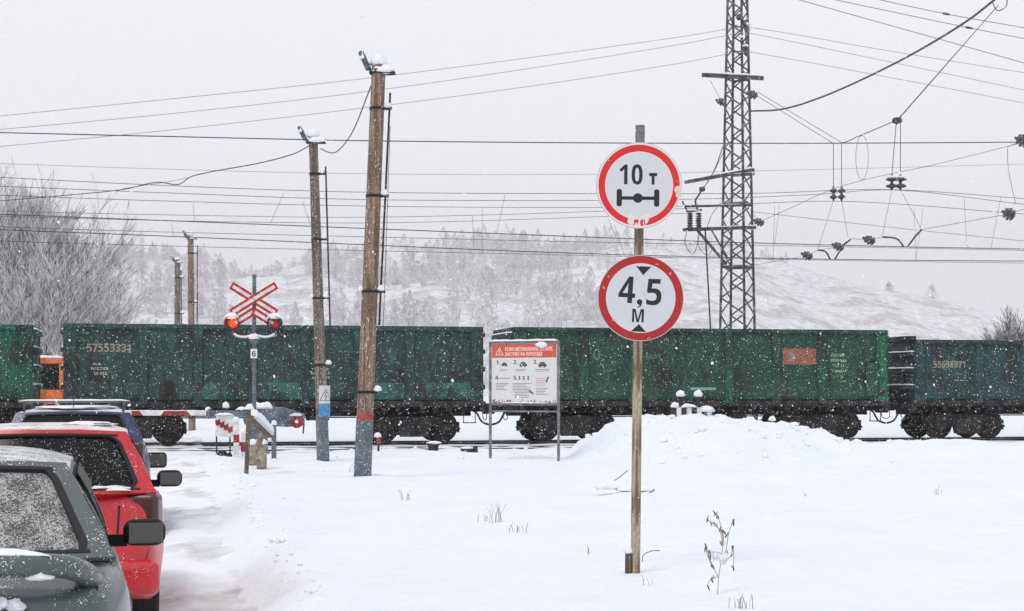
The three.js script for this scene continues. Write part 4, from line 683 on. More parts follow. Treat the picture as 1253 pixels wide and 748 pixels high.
// ---------------------------------------------------------------- poster board
{
  const A = onGround(600, 20.7), B = onGround(683.5, 20.3), t = thing('poster_board', 'framed white poster board with red heading on two grey posts', 'notice board', [A[0], A[1], A[2]]);
  const dx = B[0] - A[0], dz = B[2] - A[2], W = Math.hypot(dx, dz); t.rotation.y = Math.atan2(-dz, dx);
  const Y = py => EYE - (py - HORIZON) * 20.5 / FOCAL - A[1], y0 = Y(495), y1 = Y(419);
  for (const x of [0, W]) mesh('post', bar(V(x, -0.4, 0), V(x, y1 + 0.02, 0), 0.034, 0.034, 12), M.galv, t);
  mesh('frame', [box(W - 0.06, 0.05, 0.05, W / 2, y1, 0), box(W - 0.06, 0.05, 0.05, W / 2, y0, 0), box(W - 0.06, 0.04, 0.03, W / 2, y0 - 0.16, 0)], M.galv, t);
  mesh('panel', box(W - 0.07, y1 - y0 - 0.05, 0.012, W / 2, (y0 + y1) / 2, 0), M.white, t);
  const tex = canvas(1024, 960, (x, w, h) => {
    const r = rng(6); x.fillStyle = '#d5d5d3'; x.fillRect(0, 0, w, h);
    x.fillStyle = '#c9574a'; x.fillRect(0, 0, w, h * 0.235); for (let i = 0; i < 60; i++) { x.fillStyle = r() < 0.5 ? 'rgba(230,130,110,0.3)' : 'rgba(165,40,40,0.22)'; x.fillRect(r() * w, r() * h * 0.225, 20 + 120 * r(), 4 + 24 * r()); }
    x.strokeStyle = '#efd6d0'; x.lineWidth = 9; x.beginPath(); x.moveTo(118, 62); x.lineTo(60, 178); x.lineTo(180, 178); x.closePath(); x.stroke(); x.fillStyle = '#efd6d0'; x.fillRect(112, 98, 12, 44); x.fillRect(112, 150, 12, 14);
    x.font = 'bold 78px sans-serif'; x.fillText('ЕСЛИ АВТОМОБИЛЬ ЗАГЛОХ', 205, 112, 760); x.fillText('ЗАСТРЯЛ НА ПЕРЕЕЗДЕ', 205, 192, 600);
    x.fillStyle = '#3c3f45'; const num = (s, a, b) => { x.font = 'bold 92px sans-serif'; x.fillText(s, a, b); };
    num('1.', 60, 330); num('2.', 340, 330); num('3.', 660, 330); num('4.', 50, 580); num('5.', 340, 585);
    const lines = (a, b, n, l) => { for (let i = 0; i < n; i++) { x.fillStyle = `rgba(70,72,78,${0.55 + 0.3 * r()})`; x.fillRect(a, b + i * 25, l * (0.6 + 0.4 * r()), 9); } };
    lines(110, 410, 2, 170); lines(370, 410, 2, 220); lines(690, 415, 2, 230); lines(60, 640, 5, 220); lines(330, 640, 6, 330); lines(360, 790, 4, 300); lines(700, 720, 5, 200);
    x.fillStyle = '#4a4d52'; const car = (a, b, k) => { x.beginPath(); x.roundRect(a, b, 110 * k, 34 * k, 10); x.fill(); x.beginPath(); x.roundRect(a + 20 * k, b - 26 * k, 66 * k, 34 * k, 10); x.fill(); for (const q of [24, 84]) { x.beginPath(); x.arc(a + q * k, b + 36 * k, 13 * k, 0, 7); x.fill(); } };
    car(150, 325, 0.9); car(440, 325, 1.1); car(740, 330, 1.2); x.fillRect(130, 555, 170, 10); for (const q of [440, 510, 580]) { x.beginPath(); x.arc(q, 535, 13, 0, 7); x.fill(); x.fillRect(q - 12, 550, 24, 38); }
    x.save(); x.translate(620, 780); x.rotate(0.75); x.fillRect(-40, -12, 95, 24); x.restore(); x.save(); x.translate(880, 590); x.rotate(-1.2); x.fillRect(-40, -14, 95, 26); x.restore();
    x.fillStyle = 'rgba(185,95,85,0.6)'; for (let i = 0; i < 5; i++) x.fillRect(700, 560 + i * 30, 110 + 60 * r(), 10);
    x.fillStyle = '#5b4a48'; for (let i = 0; i < 70; i++) { const a = r() * w; x.fillStyle = a < 260 || a > 740 ? (r() < 0.5 ? '#7d3c36' : '#45302e') : '#4a4a4c'; x.fillRect(a, h - 12 - 60 * r() * r(), 6 + 26 * r(), 60); }
    x.fillStyle = '#ded9d9'; for (let i = 0; i < 60; i++) x.fillRect(r() * w, h - 14 - 20 * r(), 10 + 30 * r(), 8);
  });
  mesh('poster', new THREE.PlaneGeometry(W - 0.10, y1 - y0 - 0.07).translate(W / 2, (y0 + y1) / 2, 0.0105), std({ map: tex, roughness: 0.55 }), t, { keepUV: true });
  mesh('frame_snow', [lumpStrip(W, 0.09, 0.055, 95).translate(W / 2, y1 + 0.022, 0), lumpStrip(W * 0.7, 0.07, 0.03, 96).translate(W * 0.5, y0 + 0.024, 0.02), lump(0.14, 0.07, 0.03, W * 0.76, y1 - 0.06, 0.025, 97, 0.3, false)], M.cap, t);
}

// ---------------------------------------------------------------- vehicles
function carPaint(rgb, seed, frost = 0.74) {      // lacquer with grains of snow stuck to it
  const n = tiled(500 + seed, 4, 5);
  const frac = (u, v) => smooth(frost, frost + 0.05, ND(u, v) * 0.6 + n(u, v) * 0.4);
  return new THREE.MeshPhysicalMaterial({ roughness: 0.38, clearcoat: 0.5, clearcoatRoughness: 0.25, map: texture(512, (u, v) => mix(rgb.map(c => c * (0.92 + 0.12 * n(v, u))), [0.90, 0.91, 0.93], frac(u, v)), { metres: 0.36 }), roughnessMap: texture(256, (u, v) => [0, 0.75 + 0.25 * frac(u, v), 0], { srgb: false, metres: 0.36 }), bumpMap: texture(256, frac, { srgb: false, metres: 0.36 }), bumpScale: 0.003 });
}
M.glassDark = new THREE.MeshPhysicalMaterial({ roughness: 0.12, specularIntensity: 0.5, map: texture(256, (u, v) => mix([0.055, 0.06, 0.065], [0.7, 0.71, 0.73], smooth(0.78, 0.82, ND(u, v) * 0.85 + NA(u, v) * 0.15) * 0.8), { metres: 0.4 }) });
M.glassFlecked = new THREE.MeshPhysicalMaterial({ roughness: 0.16, specularIntensity: 0.45, map: texture(512, (u, v) => mix([0.06, 0.06, 0.065], [0.85, 0.86, 0.88], smooth(0.72, 0.76, ND(u, v) * 0.8 + NA(u, v) * 0.2) * 0.9), { metres: 0.36 }) });
M.glassFrost = std({ roughness: 0.7, map: texture(512, (u, v) => mix([0.30, 0.295, 0.285], [0.74, 0.745, 0.75], smooth(0.40, 0.66, ND(u, v) * 0.62 + NA(u, v) * 0.38)), { metres: 0.22 }), bumpMap: texture(256, (u, v) => ND(u, v), { srgb: false, metres: 0.25 }), bumpScale: 0.006 });
M.tailLamp = new THREE.MeshPhysicalMaterial({ color: new THREE.Color().setRGB(0.055, 0.010, 0.010), roughness: 0.35, clearcoat: 0.3 });
M.mirror = std({ color: new THREE.Color().setRGB(0.10, 0.095, 0.09), roughness: 0.12, metalness: 0.9, bumpMap: coarseTex, bumpScale: 0.002 });  // dark brownish tint painted in for the dim surroundings the glass would reflect
M.rim = std({ color: new THREE.Color().setRGB(0.30, 0.30, 0.31), roughness: 0.45, metalness: 0.6 });
const wheelTyre = r => lathe([[r * 0.62, -0.09], [r * 0.93, -0.095], [r, -0.06], [r, 0.06], [r * 0.93, 0.095], [r * 0.62, 0.09], [r * 0.6, 0]], 36).rotateX(Math.PI / 2), wheelRim = r => lathe([[0, 0.05], [r * 0.15, 0.06], [r * 0.5, 0.035], [r * 0.6, 0.085], [r * 0.64, 0.088], [r * 0.62, -0.08], [0, -0.02]], 28).rotateX(Math.PI / 2);
function vehicle(o) {
  const { L, W, label, name, at: [cx, cz], body, roofMat, glassRear, glassSide, r = 0.29 } = o, h = L / 2, w0 = W / 2, turn = Math.PI / 2 + ROAD_TURN + (o.yaw || 0);
  const t = thing(name, label, 'car', [cx, o.y ?? -0.085, -cz], turn, 'cars queueing at the crossing');
  const axles = [o.axleR, o.axleF];
  // lower body: rings from tail to nose
  const st = []; for (let x = -h; x < h - 1e-6; x += 0.04) st.push(x); st.push(h);
  const ring = x => {
    const e = Math.max(0, (Math.abs(x) - (h - 0.55)) / 0.55), w = w0 * (1 - 0.16 * e * e), yt = table(o.deck, x), end = Math.max(0, (Math.abs(x) - (h - 0.12)) / 0.12);
    let yb = 0.19 + 0.10 * e * e; for (const a of axles) { const q = (r + 0.075) ** 2 - (x - a) ** 2; if (q > 0) yb = Math.max(yb, r + Math.sqrt(q)); }
    const pts = [[0.90, yb], [0.965 - 0.03 * end, yb + 0.05], [1.0 - 0.05 * end, Math.max(0.52, yb + 0.07)], [1.0 - 0.05 * end, Math.max(yt * 0.72, yb + 0.09)], [0.985 - 0.05 * end, Math.max(yt - 0.12, yb + 0.10)], [0.955 - 0.05 * end, Math.max(yt - 0.035, yb + 0.11)], [0.90 - 0.05 * end, Math.max(yt, yb + 0.115)], [0.45, Math.max(yt, yb + 0.115) + 0.012], [0, Math.max(yt, yb + 0.115) + 0.018]];
    const R = pts.map(([k, y]) => V(x, y, k * w)); return [...R, ...R.slice(0, -1).reverse().map(p => V(p.x, p.y, -p.z))];
  };
  const rings = st.map(ring), n = rings[0].length, pos = [], idx = [];
  for (const R of rings) for (const p of R) pos.push(p.x, p.y, p.z);
  for (let i = 0; i < rings.length - 1; i++) for (let j = 0; j < n; j++) { const a = i * n + j, b = i * n + (j + 1) % n; idx.push(a, b, b + n, a, b + n, a + n); }
  for (const [i, f] of [[0, 1], [rings.length - 1, -1]]) { const c = pos.length / 3, R = rings[i]; pos.push(st[i] - f * 0.02, 0.45, 0); for (let j = 0; j < n; j++) { const a = i * n + j, b = i * n + (j + 1) % n; f > 0 ? idx.push(c, b, a) : idx.push(c, a, b); } }
  const bg = new THREE.BufferGeometry(); bg.setAttribute('position', new THREE.Float32BufferAttribute(pos, 3)); bg.setIndex(idx);
  mesh('body', toCreasedNormals(bg, 0.75), body, t);
  // greenhouse: sides lean in from the belt to the roof edge
  const { xgb, ygb, xrr, yrr, xrf, xwb, belt, wr } = o, wb = w0 * 0.925;
  const S = (u, v, s, off = 0) => { const xr = lerp(xgb + 0.02, xrr, v), xf = lerp(xwb, xrf, v), x = lerp(xr, xf, u), yb = lerp(Math.max(belt, ygb - 0.06), belt, smooth(0, 0.25, u)) - 0.03, y = lerp(yb, yrr - 0.025 + 0.02 * Math.sin(Math.PI * u), v); return V(x, y, s * (lerp(wb, wr, v) + 0.035 * Math.sin(Math.PI * v) + off)); };
  const flip = (f, s) => s > 0 ? f : (u, v) => f(1 - u, v);
  for (const s of [1, -1]) {
    const side = (a, b, c, d, off, th = 0.02) => patch(flip((u, v) => S(lerp(a, b, u), lerp(c, d, v), s, off), s), 6, 8, th);
    mesh('side_window_frame', [side(0, o.cw, 0, 1, 0), side(o.cw, 0.95, 0.92, 1, 0), side(0.95, 1, 0, 1, 0), side(o.cw, 0.95, 0, 0.05, 0)], body, t);
    mesh('door_pillar', side(o.bp - 0.02, o.bp + 0.03, 0.04, 0.93, 0.002), M.black, t);
    mesh('side_window', side(o.cw, o.bp - 0.02, 0.05, 0.92, -0.008, 0.006), glassSide, t); mesh('side_window', side(o.bp + 0.03, 0.95, 0.05, 0.92, -0.008, 0.006), glassSide, t);
    mesh('window_seal', [side(o.cw - 0.006, o.cw + 0.012, 0.04, 0.94, 0.004), side(o.cw, 0.95, 0.90, 0.935, 0.005), side(o.cw, 0.95, 0.03, 0.06, 0.005)], M.rubber, t);
    if (o.deflector) mesh('window_deflector', side(o.cw + 0.03, 0.93, 0.74, 0.93, 0.022, 0.004), M.black, t);
  }
  const Rr = (u, v, off = 0) => { const k = u * 2 - 1, z = -k * lerp(wb - 0.005, wr - 0.005, v); return V(lerp(xgb, xrr, v) - (1 - k * k) * o.bow - off, lerp(ygb - 0.03, yrr - 0.01, v) + 0.02 * (1 - k * k) * v, z); };
  const rp = (a, b, c, d, off, th = 0.02) => patch((u, v) => Rr(lerp(a, b, u), lerp(c, d, v), off), 16, 8, th);
  const gi = o.glassInset;
  const giF = v => { const k = Math.min(1, Math.min(Math.max(0, v - 0.06), Math.max(0, 0.94 - v)) / 0.16); return gi + o.round * (1 - Math.sqrt(Math.max(0, 1 - (1 - k) ** 2))); };
  const turned = f => (u, v) => f(1 - u, v);
  mesh('rear_pillars', [false, true].map(right => patch((right ? turned : q => q)((u, v) => Rr(right ? 1 - u * giF(v) : u * giF(v), v, 0)), 8, 32, 0.02)).concat([rp(gi, 1 - gi, 0.93, 1, 0), rp(gi, 1 - gi, 0, 0.07, 0)]), body, t);
  const rg = mesh('rear_window', rp(gi, 1 - gi, 0.07, 0.93, -0.006, 0.006), glassRear, t);
  mesh('window_rubber', [...[false, true].map(right => patch((right ? turned : q => q)((u, v) => { const y = lerp(0.06, 0.94, v), q = lerp(giF(y) - 0.006, giF(y) + 0.014, u); return Rr(right ? 1 - q : q, y, 0.005); }), 2, 32, 0.02)), rp(gi, 1 - gi, 0.915, 0.945, 0.005), rp(gi, 1 - gi, 0.055, 0.085, 0.005)], M.rubber, rg);
  if (o.wiper) mesh('wiper', [beam(Rr(0.52, 0.10, 0.02), Rr(0.30, 0.30, 0.025), 0.02, 0.012)], M.black, rg);
  const Wf = (u, v) => { const k = u * 2 - 1; return V(lerp(xwb, xrf, v) + (1 - k * k) * 0.10, lerp(belt, yrr - 0.01, v), k * lerp(wb, wr, v)); };
  mesh('windscreen', patch(Wf, 12, 6, 0.008), glassSide, t);
  // roof: crowned sheet with rolled edges
  const roof = patch((u, v) => { const k = v * 2 - 1, x = lerp(xrr - 0.01, xrf + 0.02, u), e = 1 - Math.pow(Math.abs(k), 4); return V(x - (1 - k * k) * lerp(o.bow, -0.08, u), yrr - 0.03 + 0.055 * e + 0.03 * Math.sin(Math.PI * u), -k * (wr + 0.012)); }, 20, 16, 0.02);
  mesh('roof', roof, roofMat, t);
  for (const a of axles) for (const s of [1, -1]) { const wl = part('wheel', t); wl.position.set(a, r, s * (w0 - 0.13)); if (s < 0) wl.rotation.y = Math.PI; mesh('tyre', wheelTyre(r), M.rubber, wl); mesh('rim', wheelRim(r), M.rim, wl); }
  for (const s of [1, -1]) {                     // door mirrors
    const m = part('door_mirror', t); m.position.set(o.mirror[0], o.mirror[1], s * (w0 + 0.10));
    const [mw, mh] = o.mirrorSize;
    mesh('housing', [rbox(0.11, mh, mw, Math.min(0.054, mh * 0.42), 0, 0, 0, 4), beam(V(0.02, -mh * 0.3, -s * mw * 0.4), V(0.03, -mh * 0.3, -s * (0.14 + mw * 0.3)), 0.05, 0.06)], o.mirrorMat, m);
    mesh('mirror_glass', rbox(0.012, mh * 0.76, mw * 0.82, 0.005, -0.055, 0, 0.004 * s), M.mirror, m);
  }
  for (const s of [1, -1]) {
    const g = rbox(o.lamp[3], o.lamp[4], o.lamp[5], 0.05, 0, 0, 0, 4); mesh('tail_lamp', g.rotateY(s * -0.25).translate(o.lamp[0], o.lamp[1], s * o.lamp[2]), M.tailLamp, t);
  }
  mesh('bumper', rbox(0.16, 0.24, W * 0.95, 0.07, -h + 0.02, 0.40, 0, 4), o.bumperMat || body, t);
  mesh('bumper', rbox(0.16, 0.24, W * 0.93, 0.07, h - 0.04, 0.42, 0, 4), o.bumperMat || body, t);
  if (o.more) o.more(t, { S, Rr, wb, h, w0 });
  return t;
}
const greyPaintCar = carPaint([0.29, 0.33, 0.33], 1, 0.66), greyRoof = carPaint([0.31, 0.35, 0.35], 2, 0.46), redPaintCar = carPaint([0.76, 0.05, 0.10], 3, 0.70), redRoof = carPaint([0.78, 0.15, 0.20], 4, 0.38), bluePaint = carPaint([0.11, 0.16, 0.33], 5, 0.64), blueRoof = carPaint([0.72, 0.74, 0.77], 6, 0.36);
vehicle({ name: 'parked_car', label: 'grey-green hatchback dusted with snow, frosted rear window and tube spoiler', L: 3.95, W: 1.66, at: [-2.65, 7.6], yaw: 0.05, body: greyPaintCar, roofMat: greyRoof, glassRear: M.glassFrost, glassSide: M.glassDark, axleR: -1.25, axleF: 1.2,
  deck: [[-2, 0.66], [-1.93, 0.72], [-1.91, 0.92], [-1.85, 0.98], [-1.74, 1.02], [-1.5, 1.04], [-1.25, 0.94], [0.6, 0.92], [0.9, 0.90], [1.7, 0.78], [1.94, 0.66]], xgb: -1.60, ygb: 1.085, xrr: -1.12, yrr: 1.405, xrf: 0.2, xwb: 0.85, belt: 0.92, wr: 0.575, cw: 0.16, bp: 0.5, bow: 0.05, glassInset: 0.055, round: 0.03, deflector: true,
  mirror: [0.42, 0.99], mirrorSize: [0.21, 0.135], mirrorMat: M.plastic, lamp: [-1.90, 0.72, 0.62, 0.12, 0.16, 0.36], bumperMat: M.rubber,
  more: (t, { wb, w0 }) => {
    const sp = part('spoiler', t);
    mesh('spoiler_tube', tube([V(-1.74, 0.99, 0.68), V(-1.86, 1.04, 0.645), V(-1.94, 1.075, 0.56), V(-1.96, 1.08, 0), V(-1.94, 1.075, -0.56), V(-1.86, 1.04, -0.645), V(-1.74, 0.99, -0.68)], 0.044, 60, 12), greyPaintCar, sp);
    mesh('spoiler_snow', [lumpStrip(1.1, 0.06, 0.03, 101).rotateY(Math.PI / 2).translate(-1.955, 1.115, -0.02), lump(0.04, 0.045, 0.05, -1.955, 1.04, 0.50, 102, 0.25), lump(0.03, 0.035, 0.05, -1.955, 1.07, 0.44, 107, 0.25)], M.cap, sp);
    mesh('ledge_snow', [lumpStrip(1.15, 0.10, 0.07, 104).rotateY(Math.PI / 2).translate(-1.68, 1.035, -0.05), lump(0.06, 0.08, 0.20, -1.67, 1.03, 0.12, 103)], M.cap, t);
    mesh('tailgate_snow', [...Array.from({ length: 26 }, (_, i) => { const r = rng(900 + i); return lump(0.02 + 0.012 * r(), 0.012 + 0.02 * r(), 0.02 + 0.05 * r(), -1.905 - 0.03 * r(), 0.905 + 0.05 * r(), -0.62 + 1.05 * (i + r()) / 26, 105 + i, 0.3, false); })], M.cap, t);
    for (const s of [1, -1]) { mesh('tailgate_groove', [beam(V(-1.85, 0.985, s * 0.62), V(-1.962, 0.70, s * 0.625), 0.012, 0.012), beam(V(-1.45, 1.015, s * 0.725), V(-1.84, 0.975, s * 0.69), 0.012, 0.012)], M.rubber, t); mesh('door_handle', rbox(0.16, 0.035, 0.03, 0.012, -0.55, 0.80, s * (w0 - 0.005)), M.black, t); mesh('side_moulding', rbox(3.0, 0.06, 0.02, 0.008, 0, 0.52, s * (w0 + 0.001)), M.black, t); }
    mesh('number_plate', rbox(0.012, 0.115, 0.52, 0.004, -1.985, 0.62, 0), M.white, t);
  } });
vehicle({ name: 'parked_car', label: 'bright red hatchback with snow-dusted roof and dark rear window', L: 3.9, W: 1.68, at: [-3.7, 13.15], yaw: 0.0375, body: redPaintCar, roofMat: redRoof, glassRear: M.glassFlecked, glassSide: M.glassDark, axleR: -1.2, axleF: 1.2,
  deck: [[-1.95, 0.60], [-1.90, 0.66], [-1.86, 0.90], [-1.80, 0.99], [-1.4, 1.0], [-1.1, 0.95], [0.6, 0.93], [0.95, 0.92], [1.7, 0.76], [1.94, 0.60]], xgb: -1.80, ygb: 1.0, xrr: -1.48, yrr: 1.405, xrf: 0.1, xwb: 0.95, belt: 0.94, wr: 0.57, cw: 0.11, bp: 0.5, bow: 0.10, glassInset: 0.065, round: 0.09, wiper: true,
  mirror: [0.5, 0.96], mirrorSize: [0.21, 0.14], mirrorMat: M.plastic, lamp: [-1.745, 0.84, 0.64, 0.20, 0.28, 0.34],
  more: (t) => { mesh('ledge_snow', [lumpStrip(1.2, 0.06, 0.03, 111).rotateY(Math.PI / 2).translate(-1.84, 1.0, 0), lump(0.03, 0.02, 0.16, -1.83, 1.015, 0.42, 114, 0.45, false)], M.cap, t); mesh('number_plate', rbox(0.012, 0.115, 0.52, 0.004, -1.985, 0.62, 0), M.white, t); mesh('tailgate_seam', [beam(V(-1.868, 0.90, -0.52), V(-1.93, 0.57, -0.50), 0.010, 0.010), beam(V(-1.868, 0.90, 0.52), V(-1.93, 0.57, 0.50), 0.010, 0.010)], M.rubber, t); mesh('tailgate_badge', rbox(0.01, 0.045, 0.16, 0.004, -1.885, 0.86, 0.30), M.rim, t); mesh('brake_light', rbox(0.02, 0.025, 0.3, 0.008, -1.50, 1.385, 0), M.tailLamp, t); mesh('roof_snow', [lump(0.10, 0.02, 0.22, -1.38, 1.425, -0.1, 112, 0.4), lump(0.25, 0.022, 0.2, -0.9, 1.448, 0.3, 113, 0.4)], M.cap, t); } });
vehicle({ name: 'parked_car', label: 'dark blue crossover with snowy roof, roof rails and a crossbar', L: 4.3, W: 1.8, at: [-5.65, 21.3], yaw: 0.025, y: -0.12, body: bluePaint, roofMat: blueRoof, glassRear: M.glassDark, glassSide: M.glassDark, axleR: -1.3, axleF: 1.35, r: 0.34,
  deck: [[-2.15, 0.70], [-2.10, 0.76], [-2.05, 1.0], [-1.98, 1.06], [-1.2, 1.05], [0.7, 1.03], [1.0, 1.02], [1.9, 0.88], [2.15, 0.70]], xgb: -2.0, ygb: 1.08, xrr: -1.82, yrr: 1.475, xrf: 0.1, xwb: 0.95, belt: 1.03, wr: 0.66, cw: 0.10, bp: 0.52, bow: 0.08, glassInset: 0.09, round: 0.05, wiper: true,
  mirror: [0.55, 0.80], mirrorSize: [0.27, 0.21], mirrorMat: M.plastic, lamp: [-1.98, 0.95, 0.72, 0.18, 0.36, 0.22],
  more: (t) => {
    for (const s of [1, -1]) mesh('roof_rail', tube([V(-1.6, 1.49, s * 0.58), V(-1.5, 1.545, s * 0.58), V(-0.1, 1.55, s * 0.58), V(0.0, 1.50, s * 0.58)], 0.014, 30, 8), M.black, t);
    const c = mesh('crossbar', rbox(0.05, 0.022, 1.32, 0.008, -1.35, 1.60, 0), M.galv, t); mesh('crossbar_snow', lumpStrip(1.32, 0.06, 0.025, 121).rotateY(Math.PI / 2).translate(-1.35, 1.611, 0), M.cap, c);
    mesh('antenna', bar(V(-1.7, 1.52, 0), V(-1.82, 1.68, 0), 0.006, 0.004, 6), M.black, t);
    mesh('roof_snow', [lump(0.7, 0.035, 0.5, -1.1, 1.52, 0, 122, 0.3), lump(0.5, 0.03, 0.48, -0.4, 1.515, 0, 123, 0.3)], M.cap, t);
  } });
{ // orange lorry waiting on the far side
  const Z = 39.5, x = (45 - CENTRE_X) * Z / FOCAL, t = thing('orange_truck', 'orange lorry waiting beyond the train, seen between two wagons', 'truck', [x, groundY(x, Z), -Z * LONG], 0.22);
  const orange = std({ map: mottled([0.66, 0.30, 0.08], [0.82, 0.42, 0.14], { metres: 1.2, specks: 0.74, seed: 60 }), roughness: 0.5 });
  mesh('cab', [rbox(2.4, 1.0, 1.7, 0.10, 0, 1.25, 0, 3), rbox(2.4, 0.28, 1.6, 0.08, 0, 3.0, 0, 3), ...[-1.08, 1.08].flatMap(q => [rbox(0.2, 1.3, 0.2, 0.04, q, 2.3, 0.72), rbox(0.2, 1.3, 0.2, 0.04, q, 2.3, -0.7)]), rbox(2.3, 1.3, 0.1, 0.03, 0, 2.3, -0.78)], orange, t);
  mesh('windscreen', rbox(2.02, 1.06, 0.04, 0.015, 0, 2.28, 0.74), M.glassDark, t);
  mesh('window_trim', [box(2.1, 0.06, 0.03, 0, 1.77, 0.81), box(0.06, 1.0, 0.03, 0, 2.3, 0.775)], M.black, t);
  for (const s of [1, -1]) { mesh('side_window', rbox(0.04, 0.9, 1.1, 0.01, s * 1.1, 2.3, 0.02), M.glassDark, t); mesh('headlight', new THREE.CylinderGeometry(0.14, 0.14, 0.06, 18).rotateX(Math.PI / 2).translate(s * 0.85, 1.0, 0.86), M.white, t); mesh('wing_mirror', [rbox(0.22, 0.42, 0.1, 0.03, s * 1.38, 2.3, 0.85), bar(V(s * 1.15, 2.5, 0.8), V(s * 1.36, 2.45, 0.85), 0.02)], M.black, t); }
  mesh('bumper', rbox(2.45, 0.34, 0.25, 0.05, 0, 0.66, 0.88), M.darkSteel, t);
  mesh('cargo_body', [rbox(2.45, 1.1, 4.6, 0.04, 0, 1.95, -3.4), box(1.0, 0.3, 6.4, 0, 0.85, -2.6)], orange, t);
  mesh('roof_snow', lump(1.15, 0.12, 0.75, 0, 3.14, 0, 131, 0.15), M.cap, t);
  for (const z of [0.1, -3.0, -4.4]) for (const s of [1, -1]) { const w = part('wheel', t); w.position.set(s * 1.02, 0.5, z); w.rotation.y = Math.PI / 2 * s; mesh('tyre', lathe([[0.3, -0.13], [0.47, -0.13], [0.5, -0.09], [0.5, 0.09], [0.47, 0.13], [0.3, 0.13]], 28).rotateX(Math.PI / 2), M.rubber, w); mesh('rim', lathe([[0, 0.04], [0.2, 0.06], [0.3, 0.12], [0.31, -0.1], [0, -0.04]], 22).rotateX(Math.PI / 2), M.rim, w); }
}

